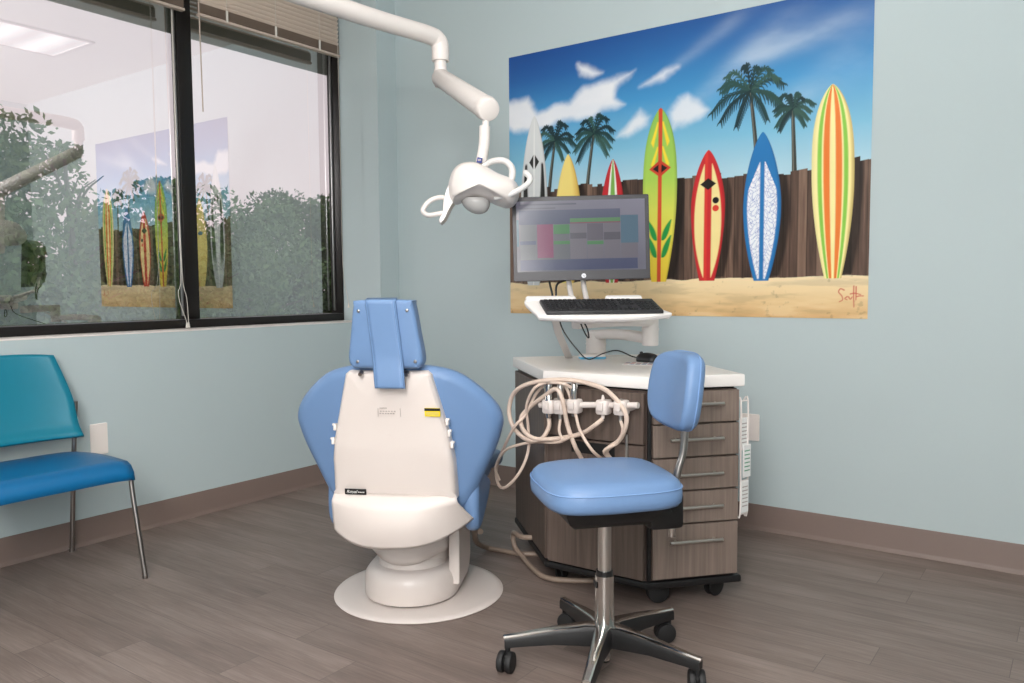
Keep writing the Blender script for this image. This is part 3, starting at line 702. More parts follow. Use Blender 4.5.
# head: local frame x = picture right, y = away, z = up
HX = Vector((math.cos(yaw), math.sin(yaw), 0)); HY = Vector((-math.sin(yaw), math.cos(yaw), 0)); HO = Vector((1.838, -1.305, 1.60)); K = .003975
def hp(px_, py_, d=0.): return HO+HX*((px_-480)*K)+HY*d+Vector((0, 0, (185-py_)*K))
ol = smooth_path([(447, 180, 0), (451, 170, 0), (459, 163.5, 0), (471, 162, 0), (483, 166, 0), (496, 173, 0), (508, 178, 0), (515, 184, 0), (517, 194, 0), (512, 204, 0), (504, 207, 0), (494, 204, 0), (484, 200, 0), (472, 198, 0), (461, 201, 0), (451, 203, 0), (447, 196, 0), (446, 188, 0)], 4, True)
P4 = [(p.x, -p.y) for p in ol]; P4 = P4 if sum((a[0]*c[1]-c[0]*a[1]) for a, c in zip(P4, P4[1:]+P4[:1])) > 0 else P4[::-1]
hprof = [(6.5, -.10), (4, -.085), (1.6, -.06), (.4, -.03), (0, 0), (.4, .03), (1.6, .06), (4, .085), (6.5, .10)]
b = MB(); b.pillow(P4, hprof, lambda x, y, z: hp(x, -y, z*1.15), dome=(.035, .035)); b.build('lamp_head', M['white'], DL, True, 60)
b = MB()
fin = smooth_path([(452, 180, 0), (456, 190, 0), (456, 197, 0), (451, 204, 0), (447, 211, 0), (443, 219, 0), (438.5, 223, 0), (436.5, 219, 0), (440, 212, 0), (441, 201, 0), (444, 190, 0), (448, 182, 0)], 4, True)
P5 = [(p.x, -p.y) for p in fin]; P5 = P5 if sum((a[0]*c[1]-c[0]*a[1]) for a, c in zip(P5, P5[1:]+P5[:1])) > 0 else P5[::-1]
b.pillow(P5, [(1, -.05), (0, -.03), (0, .03), (1, .05)], lambda x, y, z: hp(x, -y, z)); b.build('side_fin', M['white'], DL, True, 60)
b = MB(); b.tube([hp(446, 197, -.02), hp(437, 197, -.03), hp(429, 200, -.04), hp(423, 206, -.045), hp(421.5, 211, -.045), hp(427, 214.5, -.04), hp(441, 212, -.03)], .010, 12, 6, round_end=True); b.build('grip_handle', M['white'], DL, True)
b = MB(); b.tube([hp(482, 166, -.03), hp(492, 162, -.05), hp(503, 163, -.06), hp(509.5, 170, -.06), hp(509, 180, -.06), hp(503, 190, -.05)], lambda t_: .011+.004*t_, 12, 6, round_end=True); b.build('grip_handle', M['handle'], DL, True)
b = MB(); b.tube([hp(494, 199, -.09), hp(506, 197, -.11), hp(517, 192, -.11), hp(525, 186, -.10), hp(527, 180, -.09), hp(523, 175, -.08)], .0115, 12, 6, round_end=True); b.build('grip_handle', M['handle'], DL, True)
b = MB(); q = [(.002, -.052)]+[(.056*math.sin(i/10*PI/2), -.052*math.cos(i/10*PI/2)) for i in range(1, 11)]+[(.05, .01), (.002, .015)]
b.ring_loft([[hp(473, 200.5, -.03)+HX*(r*math.cos(2*PI*i/28))+HY*(r*math.sin(2*PI*i/28))+Vector((0, 0, z))+HX*(-.25*z) for i in range(28)] for r, z in q]); b.build('lens', M['lens'], DL, True)
b = MB(); c = hp(477.5, 160.5, -.028); b.box(c, (.021, .006, .021), .002, rz=yaw, ry=.2, mat=M['badge']); b.box(c-HY*.0034, (.013, .001, .004), 0, rz=yaw, mat=M['greyink']); b.build('badge', None, DL, True)

# ------------------------------------------------------------------ delivery cart
CT = thing('drawer_cart', 'grey-brown laminate dental cart with white top and five drawers', 'cabinet', (2.2, -.8, 0))
A_, B_, C_, D_, E_ = (1.645, -.80), (2.085, -1.218), (2.522, -1.215), (2.76, -.947), (2.135, -.31)
def inset(poly, d):
    n = len(poly); out_ = []
    for i in range(n):
        p0, p1, p2 = Vector(poly[i-1]), Vector(poly[i]), Vector(poly[(i+1) % n]); a = (p1-p0).normalized(); c = (p2-p1).normalized()
        na = Vector((-a.y, a.x)); nc = Vector((-c.y, c.x)); m_ = (na+nc); m_ = m_/(m_.length**2)*2; out_.append(tuple(p1+m_*d))
    return out_
body = [A_, B_, C_, D_, E_]
b = MB(); b.prism(inset(body, .004), .105, .815, mat=None); b.build('carcass', M['wooddark'], CT, True)
b = MB(); b.prism(inset(body, -.014), .078, .105, bev=.006); b.build('base_tray', M['black'], CT, True, 30)
b = MB(); b.prism(inset(body, .012), .810, .822); b.build('shadow_gap', M['dark'], CT, True)
b = MB(); b.prism(inset(body, -.018), .824, .870, bev=.006); b.build('worktop', M['top'], CT, True, 30)
def face_frame(p, q):
    p = Vector(p); q = Vector(q); d = (q-p); L_ = d.length; d.normalize(); n_ = Vector((d.y, -d.x))
    return (lambda s, z, o_: Vector((p.x+d.x*s+n_.x*o_, p.y+d.y*s+n_.y*o_, z))), L_
fr, L_ = face_frame(C_, D_)
def panel(b, fr, s0, s1, z0, z1, t_=.018, mat=None, o0=-.002):
    w_, h_ = s1-s0, z1-z0
    b.pillow(rrect(w_, h_, .002, 1, (s0+s1)/2, (z0+z1)/2), [(0, o0), (0, t_-.002), (.002, t_)], lambda x, y, z: fr(x, y, z), mat)
zs = [.112, .318, .442, .567, .692, .815]
for i in range(5):
    b = MB(); panel(b, fr, .014, L_-.004, zs[i]+.003, zs[i+1]-.003); dr = b.build('drawer', M['wood'], CT, True)
    dr['_w'] = tuple(CT.location)
    zc = zs[i+1]-(zs[i+1]-zs[i])*[.30, .47, .49, .44, .40][i]
    b = MB(); b.tube([fr(.072, zc, .040), fr(.282, zc, .040)], .0065, 12, 2, False)
    for s in (.10, .255): b.cyl(fr(s, zc, .015), fr(s, zc, .040), .005, n=10)
    b.build('handle', M['steel'], dr, True)
b = MB(); panel(b, fr, -.004, .010, .108, .808, .010); b.build('corner_post', M['black'], CT, True)
ff, LF = face_frame(B_, C_)
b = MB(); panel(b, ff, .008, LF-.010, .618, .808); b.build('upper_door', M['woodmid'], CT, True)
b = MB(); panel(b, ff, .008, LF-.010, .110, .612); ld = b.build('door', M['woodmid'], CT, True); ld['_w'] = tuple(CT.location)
b = MB(); b.cyl(ff(.37, .545, .04), ff(.37, .655, .04), .0055, n=10); b.cyl(ff(.37, .55, .0), ff(.37, .55, .04), .004, n=8); b.build('handle', M['steel'], ld, True)
b = MB(); panel(b, ff, .12, .31, .560, .606, .0195, None, .0); b.build('slot_shade_panel', M['dark'], CT, True)  # flat dark panel on the door, standing in for the shade of a recessed slot
fl_, LL = face_frame(A_, B_)
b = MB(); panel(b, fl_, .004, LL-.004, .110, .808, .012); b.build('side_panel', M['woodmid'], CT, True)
for x, y, a in ((2.520, -1.125, -.8), (2.668, -.935, -.3), (2.09, -1.12, .2), (1.75, -.80, 2), (2.13, -.42, 1)):
    b = MB(); ax = Vector((math.cos(a), math.sin(a), 0)); c = Vector((x, y, .042))
    for s in (-1, 1): b.cyl(c+ax*(s*.008-.010*(s < 0)), c+ax*(s*.008+.010*(s > 0)+0), .042, n=22, bev=.006)
    b.cyl((x, y, .04), (x, y, .08), .016, n=12); b.box((x, y, .052), (.034, .034, .03), .008, rz=a); b.build('caster', M['rubber'], CT, True)
# handpiece holder
yH = -1.295
HB = None
b = MB(); b.tube([(2.10, yH, .742), (2.30, yH, .758), (2.522, yH, .774)], .0115, 12, 3)
for x in (2.14, 2.47): b.cyl((x, yH, .755), (x, -1.21, .755), .011, n=10)
HB = b.build('handpiece_holder', M['cream'], CT, True); HB['_w'] = tuple(CT.location)
hx = [(2.150, .742), (2.202, .744), (2.262, .752), (2.385, .758), (2.458, .762)]
for x, z in hx:
    b = MB(); b.pillow(rrect(.050, .052, .014, 4, x, yH-.006), [(.004, z-.026), (0, z-.020), (0, z+.020), (.004, z+.026)]); b.box((x, yH-.034, z+.004), (.024, .012, .030), .004); b.build('holder_cup', M['cream'], HB, True)

# handpieces with hoses: each hangs in a cup
def hose_pts(l, y0, wob, seed):
    r = random.Random(seed); n_ = len(l); return [(x, y0+wob*math.sin(i*1.3+seed), z) for i, (x, z) in enumerate(l)]
yh = yH-.012
def handpiece(lab, x, z, tip, prof, hose, r, mat, wob=.02, seed=0, endin=True):
    t_ = thing('dental_handpiece', lab, 'dental handpiece', (x, yh, z), group='handpieces in the cart holder')
    b = MB()
    b.lathe([(r_, z_) for r_, z_ in prof], (x, yh, z), 16); b.build('handpiece_body', mat, t_, True)
    for i, h in enumerate(hose):
        P = hose_pts(h, yh-.014 if i == 0 else yh-.03, wob, seed+i)
        P[0] = (P[0][0], yh, P[0][1] if len(P[0]) == 2 else P[0][2])
        if endin: P += [(P[-1][0]+.004, -1.262, .545), (P[-1][0]+.006, -1.25, .50), (P[-1][0]+.006, -1.225, .49)]
        b = MB(); b.tube(P, r, 9, 6); b.build('hose', M['hose'], t_, True)
La = [(2.150, .700), (2.150, .658), (2.124, .615), (2.064, .610), (1.997, .644), (1.962, .705), (1.985, .775), (2.055, .820), (2.157, .845), (2.268, .850), (2.375, .830), (2.436, .799), (2.49, .749), (2.492, .702), (2.457, .645), (2.40, .598)]
Lb = [(2.262, .815), (2.240, .838), (2.184, .838), (2.134, .823), (2.083, .781), (2.05, .7), (2.016, .658), (1.957, .572), (1.897, .484), (1.892, .43), (1.931, .403), (1.981, .418), (2.029, .48), (2.049, .562), (2.05, .661), (2.064, .741), (2.111, .814), (2.166, .838), (2.215, .825), (2.262, .745), (2.307, .666), (2.362, .600)]
Lc = [(2.385, .715), (2.358, .69), (2.29, .65), (2.201, .625), (2.11, .616), (2.054, .642), (2.026, .686), (2.055, .728), (2.134, .781), (2.202, .815), (2.229, .773), (2.237, .679), (2.263, .600)]
Ld = [(2.202, .700), (2.206, .655), (2.23, .625), (2.255, .640), (2.20, .610), (2.10, .60), (2.03, .585), (1.957, .552), (1.905, .478), (1.915, .424)]
Le = [(2.458, .715), (2.470, .682), (2.452, .636), (2.40, .600)]
handpiece('handpiece with fat white suction nozzle at the cart edge end of the holder', 2.150, .742, None, [(.004, -.046), (.012, -.045), (.016, -.02), (.019, .03), (.018, .032), (.018, .07), (.016, .092), (.005, .094)], [La], .0088, M['chrome'], .014, 1)
handpiece('slim metal air and water syringe in the second holder cup', 2.202, .744, None, [(.003, -.05), (.007, -.048), (.008, .0), (.012, .04), (.015, .07), (.012, .085), (.004, .088)], [Ld], .0058, M['steel'], .010, 2, False)
handpiece('silver tipped handpiece in the middle holder cup, tallest of the five', 2.262, .752, None, [(.004, -.04), (.009, -.038), (.013, .02), (.016, .05), (.014, .075), (.006, .100), (.003, .102)], [Lb], .0060, M['chrome'], .024, 3)
handpiece('short handpiece in the fourth holder cup from the chair side', 2.385, .758, None, [(.003, -.045), (.006, -.043), (.009, .0), (.006, .035), (.003, .045)], [Lc], .0085, M['cream'], .018, 5)
handpiece('thin handpiece hanging in the holder cup nearest the drawers', 2.458, .762, None, [(.003, -.05), (.006, -.048), (.007, .0), (.008, .03), (.003, .032)], [Le], .0060, M['steel'], .008, 6)

# wall-side rack with leaflets on the cart
fr2, L2 = face_frame((2.754, -.945), (2.754+.27*.5, -.945+.96*.5))
frs = fr2; fr2 = lambda s_, z_, o_: frs(s_*.42, z_, o_-.02)
RK = thing('leaflet_rack', 'white wire rack hooked on the cart side holding leaflets', 'rack', fr2(.07, .35, .01))
b = MB()
for s in (.03, .135): b.tube([fr2(s, .76, .008), fr2(s, .765, .03), fr2(s, .55, .032), fr2(s, .335, .032), fr2(s, .33, .01)], .0035, 8, 4)
for z in (.765, .58, .46, .333): b.cyl(fr2(.03, z, .031), fr2(.125, z, .031), .003, n=8)
b.build('wire_frame', M['white'], RK, True)
for z0, z1, o_, lab in ((.475, .60, .042, 'white leaflet with green print in the upper pocket of the wire rack'), (.338, .46, .034, 'white leaflet with grey print in the lowest pocket of the wire rack'), (.58, .70, .026, 'plain white leaflet behind the wire loop of the rack')):
    b = MB(); panel(b, fr2, .028, .135, z0, z1, o_+.004, M['paper'], o_)
    for k in range(6):
        zz = z0+(z1-z0)*(.2+.12*k); b.quad([fr2(.04, zz, o_+.0046), fr2(.12, zz, o_+.0046), fr2(.12, zz+.004, o_+.0046), fr2(.04, zz+.004, o_+.0046)], M['green'] if o_ > .04 else M['greyink'])
    tag(b.build('leaflet', None), lab, 'leaflet', 'leaflets in the cart rack')

# monitor
MC = Vector((2.11, -1.00, 1.397)); my = yaw+math.radians(-1)
MN = thing('computer_monitor', 'black widescreen monitor showing an appointment schedule above the cart', 'monitor', MC, my)
mw, mh = .560, .345; rl = math.radians(1.0)
def mmap(x, z, d):   # d towards the camera (-y)
    x2 = x*math.cos(rl)-z*math.sin(rl); z2 = x*math.sin(rl)+z*math.cos(rl); return Vector((x2, -d+.06*z2, z2))
b = MB(); b.pillow(rrect(mw, mh, .006, 3), [(.004, -.028), (0, -.022), (0, .006), (.002, .008)], mmap)
b.build('casing', M['mon'], MN, angle=30)
b = MB(); b.pillow(rrect(mw-.02, mh-.02, .02, 3), [(.09, -.065), (.03, -.05), (0, -.028)], mmap); b.build('rear_cover', M['black'], MN)
sx0, sx1, sz0, sz1 = -mw/2+.017, mw/2-.017, -mh/2+.038, mh/2-.018
b = MB(); cl = b.bm.loops.layers.color.new('Col') if False else b.bm.loops.layers.float_color.new('Col')
def sq(x0, y0, x1, y1, c, lay, c2=None):
    u0, u1 = (x0-95)/737, (x1-95)/737; v0, v1 = 1-(y1-95)/423, 1-(y0-95)/423
    nx = 1 if c2 is None else 6
    for i in range(nx):
        for j in range(nx):
            ua, ub = u0+(u1-u0)*i/nx, u0+(u1-u0)*(i+1)/nx; va, vb = v0+(v1-v0)*j/nx, v0+(v1-v0)*(j+1)/nx
            f = b.bm.faces.new([b.bm.verts.new(mmap(sx0+(sx1-sx0)*a, sz0+(sz1-sz0)*c_, .0085+lay*.0002)) for a, c_ in ((ua, va), (ub, va), (ub, vb), (ua, vb))])
            for lp, (a, c_) in zip(f.loops, ((i, j), (i+1, j), (i+1, j+1), (i, j+1))):
                if c2 is None: cc = lin(c)
                else: k = (a/nx*.5+c_/nx*.5); cc = [p*(1-k)+q*k for p, q in zip(lin(c), lin(c2))]
                lp[cl] = (*cc, 1)
sq(95, 95, 832, 518, (64, 64, 78), 0, (140, 136, 152))  # lightens to the upper right: reflection haze put into the screen colours
sq(110, 150, 690, 235, (50, 58, 92), 1, (92, 94, 118)); sq(110, 112, 440, 120, (92, 90, 104), 1); sq(110, 135, 320, 142, (90, 88, 102), 1)
sq(95, 205, 108, 365, (26, 92, 112), 1)
cols = [113, 210, 305, 400, 497, 593, 690, 790]; G1 = (92, 94, 100); G2 = (112, 106, 116); G3 = (82, 76, 88)
for i in range(7): sq(cols[i]+2, 236, cols[i+1]-2, 445, [G1, G1, G1, G2, G2, G2, G2][i], 1)
sq(113, 333, 205, 355, (46, 58, 98), 2); sq(212, 235, 304, 436, (128, 26, 84), 2); sq(307, 238, 399, 294, (52, 122, 62), 2); sq(307, 336, 399, 356, (56, 122, 62), 2)
sq(402, 290, 496, 325, G3, 2); sq(499, 237, 592, 335, (94, 86, 98), 2); sq(499, 340, 592, 361, (70, 128, 76), 2); sq(595, 290, 689, 335, G3, 2); sq(692, 190, 792, 356, (78, 108, 128), 2)
sq(402, 203, 690, 226, (84, 134, 84), 2); sq(402, 228, 690, 233, (150, 74, 76), 2); sq(113, 447, 785, 510, (44, 52, 94), 2, (66, 70, 104))
sc_ = b.build('screen', M['screen'], MN, recalc=False)
p = mmap(.008, -mh/2+.018, .009); b = MB(); b.cyl(p+Vector((0, .002, 0)), p+Vector((0, -.001, 0)), .0095, n=24, mat=M['logo']); text_mesh(b, 'hp', .011, lambda x, y: p+Vector((x, -.0015, y)), M['mon'], .25); b.build('brand_mark', None, MN)

# monitor arm with keyboard tray: post, two swing links, tray, strut
AR = thing('monitor_stand', 'white swing arm on the cart top carrying monitor and keyboard tray', 'monitor stand', (1.960, -.612, .870))
b = MB(); b.cyl((1.960, -.612, .870), (1.960, -.612, .985), .048, .044, 24); b.cyl((1.960, -.612, .945), (1.960, -.612, .953), .047, n=24); b.cyl((1.960, -.612, .93), (1.960, -.612, .936), .0485, n=24, mat=None); b.build('post', M['arm_grey'], AR, True)
J = Vector((2.302, -.748, 0))
def link(name, p, q, z0, z1, w_, sag):
    b = MB(); P_l = [Vector(p).lerp(Vector(q), i/8) for i in range(9)]; d = (Vector(q)-Vector(p)).normalized(); n_ = Vector((-d.y, d.x, 0))
    rings = []
    for i, c in enumerate(P_l):
        s = math.sin(i/8*PI)*sag; hw = w_/2
        rr_ = rrect(w_, z1-z0, min(w_, z1-z0)*.3, 3)
        rings.append([Vector((c.x, c.y, (z0+z1)/2+s))+n_*x+Vector((0, 0, z)) for x, z in rr_])
    b.ring_loft(rings); b.build(name, M['arm_grey'], AR, True, 50)
link('lower_link', (1.945, -.607, 0), (2.302, -.748, 0), .952, .996, .062, .010)
link('upper_link', (2.12, -1.06, 0), (2.302, -.748, 0), 1.026, 1.078, .07, .006)
b = MB(); b.cyl(J+Vector((0, 0, .945)), J+Vector((0, 0, 1.080)), .035, n=28, bev=.006); b.cyl(J+Vector((0, 0, 1.010)), J+Vector((0, 0, 1.020)), .037, n=28); b.build('pivot', M['arm_grey'], AR, True)
b = MB(); P_s = [(2.0, -1.03, 1.075), (1.955, -.93, 1.0), (1.88, -.72, .871)]
b.ring_loft([[Vector(p)+HX*x+Vector((0, 0, 0))+HY*y for x, y in rrect(.034, .010, .003, 2)] for p in P_s]); b.build('strut', M['arm_grey'], AR, True)
# tray, tilted, yawed
ty = yaw+math.radians(9); TO = Vector((2.266, -1.148, 1.122)); tilt = math.radians(17)
TX = Vector((math.cos(ty), math.sin(ty), 0)); TY = Vector((-math.sin(ty)*math.cos(tilt), math.cos(ty)*math.cos(tilt), math.sin(tilt))); TZ = TX.cross(TY)
def tm(x, y, z): return TO+TX*x+TY*y+TZ*z
to = smooth_path([(-.235, -.105, 0), (-.12, -.122, 0), (0, -.128, 0), (.14, -.122, 0), (.262, -.095, 0), (.272, -.08, 0), (.25, -.04, 0), (.225, .06, 0), (.20, .085, 0), (-.22, .085, 0), (-.262, .08, 0), (-.27, .055, 0), (-.262, .0, 0), (-.248, -.08, 0)], 4, True)
P6 = [(p.x, p.y) for p in to]; P6 = P6 if sum((a[0]*c[1]-c[0]*a[1]) for a, c in zip(P6, P6[1:]+P6[:1])) > 0 else P6[::-1]
b = MB(); b.pillow(P6, [(.012, -.024), (.004, -.018), (0, -.010), (0, -.003), (.003, 0)], tm)
for x0, x1 in ((-.262, -.06), (.06, .21)):
    b.pillow(rrect(x1-x0, .03, .012, 4, (x0+x1)/2, .088), [(.003, -.012), (0, -.008), (0, .006), (.004, .012)], tm)
b.build('keyboard_tray', M['tray'], AR, True, 50)
b = MB(); c = tm(.0, .02, -.05); b.box(c, (.16, .10, .05), .01, rz=ty); b.build('tray_bracket', M['arm_grey'], AR, True)
for px_ in (-.055, .005):
    b = MB(); a = MC+HX*(px_+.01)+Vector((0, 0, -.20))+HY*.03; a2 = MC+HX*(px_)+Vector((0, 0, -.10))+HY*.05
    b.tube([tm(px_-.02, .085, -.01), a, a2], .011, 10, 3, False); b.build('monitor_strut', M['arm_grey'], AR, True)
b = MB(); b.box(MC+HY*.072, (.12, .03, .12), .006, rz=yaw); b.build('mounting_plate', M['blacksoft'], AR, True)

# keyboard
KB = thing('keyboard', 'black full-size computer keyboard lying on the white tray', 'keyboard', tm(0, -.03, 0))
b = MB(); b.pillow(rrect(.455, .150, .006, 3, .012, -.026), [(.002, .001), (0, .002), (0, .010), (.003, .014)], tm); b.build('keyboard_body', M['kbody'], KB, True)
b = MB(); x00 = .012-.2275+.012; y00 = -.026-.075+.012
for r in range(6):
    y = y00+r*.0205+.009+(.006 if r == 5 else 0)
    if r == 0: ks = [(0, 1.3), (1.3, 1.2), (2.5, 1.2), (3.7, 5.6), (9.3, 1.2), (10.5, 1.2), (11.7, 1.2), (12.9, 2.0)]
    else: ks = [(i, 1) for i in range(14)]+[(14, .9)]
    ks = ks+[(15.3+i, 1) for i in range(3) if r != 2 and not (r == 1 and i != 1)]+([(18.7+i, 1) for i in range(4)] if r < 5 else [])
    for k0, kw in ks: b.pillow(rrect(.019*kw-.003, .0165, .003, 1, x00+.019*(k0+kw/2), y), [(0, .013), (.0018, .019)], tm)
b.build('keys', M['keys'], KB, True)

# things on the cart top
def flat(name, lab, cat, c, w_, d_, h_, rz, mat_parts):
    t_ = thing(name, lab, cat, c, rz); return t_
t_ = thing('card_reader', 'small white and light blue box on the cart top by the arm post', 'device', (1.985, -.69, .870), yaw+.1)
b = MB(); b.pillow(rrect(.120, .06, .014, 4), [(.003, 0), (0, .003), (0, .010)]); b.build('lower_shell', M['cyan'], t_)
b = MB(); b.pillow(rrect(.118, .058, .014, 4), [(0, .010), (0, .016), (.006, .022)]); b.build('upper_shell', M['white'], t_)
t_ = thing('computer_mouse', 'black corded computer mouse on the cart top behind stool backrest', 'mouse', (2.262, -.70, .8705), yaw+.7)
b = MB(); b.pillow(stadium(0, -.03, .02, .031), [(.002, .0), (0, .006), (.002, .018), (.008, .028), (.016, .034)], dome=(0, .006)); b.build('mouse_body', M['black'], t_)
b = MB(); b.cyl((-.004, .03, .036), (.004, .03, .036), .007, n=12); b.build('scroll_wheel', M['kbody'], t_)
b = MB(); iv = Matrix.Translation((2.262, -.70, .8705)) @ Matrix.Rotation(yaw+.7, 4, 'Z'); iv = iv.inverted()
b.tube([iv @ Vector(p) for p in [(2.10, -1.16, 1.085), (2.10, -1.12, 1.02), (2.045, -.93, .935), (2.04, -.82, .880), (2.09, -.775, .905), (2.13, -.72, .915), (2.18, -.675, .888), (2.24, -.68, .880)]], .0028, 8, 8); b.build('cable', M['black'], t_)
t_ = MB()
cc = (2.275, -.80); ex = Vector((math.cos(.35), math.sin(.35), 0)); ey = Vector((-math.sin(.35), math.cos(.35), 0))
def cm(x, y, z): return Vector((cc[0], cc[1], 0.8702+z))+ex*x+ey*y
t_.pillow(rrect(.125, .11, .004, 2), [(0, 0), (0, .0012)], cm, M['paper'])
for k in range(20):
    x = -.05+.025*(k % 5); y = -.042+.026*(k//5)
    t_.quad([cm(x-.009, y-.006, .0016), cm(x+.009, y-.006, .0016), cm(x+.009, y+.006, .0016), cm(x-.009, y+.006, .0016)], [M['redink'], M['blueink'], M['ink'], M['blueink'], M['redink'], M['paper']][(k*7) % 6])
tag(t_.build('printed_card', None), 'colourful printed card lying under the computer mouse', 'card')
# monitor cables
for i, pts in enumerate(([(-.13, -.15, .06), (-.125, -.19, .05), (-.115, -.235, .045), (-.118, -.27, .05)], [(-.02, -.16, .06), (-.06, -.172, .07), (-.095, -.19, .06), (-.10, -.235, .05), (-.10, -.27, .05)])):
    b = MB(); b.tube([MC+HX*x+HY*y+Vector((0, 0, z)) for x, z, y in pts], .0045, 8, 6)
    tag(b.build('monitor_cable', M['black']), ['short straight black cable dropping from the monitor to the tray', 'curved black cable arching under the monitor to the tray'][i], 'cable')
b = MB(); b.tube([(2.205, -1.17, 1.072), (2.20, -1.15, 1.05), (2.215, -1.14, 1.01), (2.235, -1.15, 1.0), (2.225, -1.15, 1.04), (2.20, -1.15, 1.07)], .0028, 8, 6)
tag(b.build('keyboard_cable', M['black']), 'small black loop of cable hanging under the keyboard tray', 'cable')

# hoses on the floor
b = MB(); b.tube([(1.90, -1.42, .24), (1.80, -1.33, .20), (1.70, -1.19, .10), (1.62, -1.02, .016), (1.70, -1.005, .012), (1.80, -.99, .012), (1.90, -.92, .012)], .0115, 10, 8)
tag(b.build('utility_hose', M['hosedark']), 'beige hose running from the dental chair along the floor', 'hose')
b = MB(); b.tube([(1.93, -1.03, .12), (1.85, -1.06, .115), (1.775, -1.02, .11), (1.78, -1.02, .05), (1.84, -1.04, .018), (1.93, -1.11, .013), (2.05, -1.178, .013), (2.17, -1.14, .013), (2.28, -1.05, .014)], .0115, 10, 8)
tag(b.build('utility_hose', M['hosedark']), 'beige hose looping from the cart side down under the cart', 'hose')

# ------------------------------------------------------------------ stool (local: +y forward)
SO = Vector((2.615, -1.708, 0)); th = math.radians(138)
ST = thing('operator_stool', 'blue vinyl rolling stool with chrome five-star base', 'stool', SO, th)
SK = .93
so = smooth_path([(x_*SK, y_*SK, 0) for x_, y_, _z in [(.0, .232, 0), (.12, .226, 0), (.19, .19, 0), (.222, .10, 0), (.222, -.03, 0), (.205, -.15, 0), (.15, -.212, 0), (.0, -.226, 0), (-.15, -.212, 0), (-.205, -.15, 0), (-.222, -.03, 0), (-.222, .10, 0), (-.19, .19, 0), (-.12, .226, 0)]], 5, True)
P7 = [(p.x, p.y) for p in so]; P7 = P7 if sum((a[0]*c[1]-c[0]*a[1]) for a, c in zip(P7, P7[1:]+P7[:1])) > 0 else P7[::-1]
b = MB(); b.pillow(P7, [(.03, -.045), (.012, -.040), (.002, -.028), (0, -.012), (.001, .010), (.008, .028), (.022, .040), (.045, .046)], lambda x, y, z: (x, y, .588+z-.03*max(0, y-.10)+.0), dome=(0, .012)); se = b.build('seat', M['blue'], ST, angle=60)
b = MB(); b.tube([(x*.995, y*.995, .603-.03*max(0, y-.10)) for x, y in P7], .0022, 5, 1, False, closed=True); b.build('seam', M['bluestitch'], se)
bo = smooth_path([(x_*.88, y_*.84, 0) for x_, y_, _z in [(0, .142, 0), (.10, .138, 0), (.155, .11, 0), (.176, .03, 0), (.172, -.06, 0), (.14, -.12, 0), (.07, -.142, 0), (0, -.145, 0), (-.07, -.142, 0), (-.14, -.12, 0), (-.172, -.06, 0), (-.176, .03, 0), (-.155, .11, 0), (-.10, .138, 0)]], 5, True)
P8 = [(p.x, p.y) for p in bo]; P8 = P8 if sum((a[0]*c[1]-c[0]*a[1]) for a, c in zip(P8, P8[1:]+P8[:1])) > 0 else P8[::-1]
def sbm(x, z, d): return (x, -.252+d+1.1*x*x-.12*z, .872+z)
b = MB(); b.pillow(P8, puff(.062, .024, 5), sbm, dome=(0, .006)); bk = b.build('backrest', M['blue'], ST, angle=60)
b = MB(); b.tube([Vector(sbm(x*1.0, z*1.0, -.012)) for x, z in P8], .0022, 5, 1, False, closed=True); b.build('seam', M['bluestitch'], bk)
b = MB(); b.pillow([(-.13, -.14), (.13, -.14), (.13, .16), (-.13, .16)], [(.055, .478), (.02, .50), (0, .528), (0, .546)]); b.box((0, -.01, .512), (.09, .18, .05), .01); b.build('seat_plate', M['black'], ST)
b = MB(); b.box((0, -.195, .496), (.075, .115, .12), .016); b.cyl((-.042, -.215, .505), (.042, -.215, .505), .012, n=14); b.build('back_bracket', M['black'], ST)
b = MB(); b.tube([(0, -.225, .44), (0, -.230, .55), (0, -.246, .62), (0, -.262, .68), (0, -.268, .78), (0, -.272, .86)], .0125, 12, 6); b.build('back_post', M['darksteel'], ST)
b = MB(); b.cyl((0, -.225, .405), (0, -.225, .45), .013, n=12); b.build('adjusting_knob', M['chrome'], ST)
b = MB(); b.cyl((0, 0, .30), (0, 0, .50), .021, n=24, mat=M['steel']); b.cyl((0, 0, .295), (0, 0, .315), .0265, n=24, mat=M['black']); b.cyl((0, 0, .10), (0, 0, .30), .031, .030, 28, mat=M['chrome']); b.cyl((0, 0, .03), (0, 0, .11), .021, n=20, mat=M['chrome']); b.cyl((0, 0, .022), (0, 0, .032), .016, n=16, mat=M['black'])
b.box((0, .0305, .272), (.028, .004, .02), .002, mat=M['black']); b.build('gas_column', None, ST)
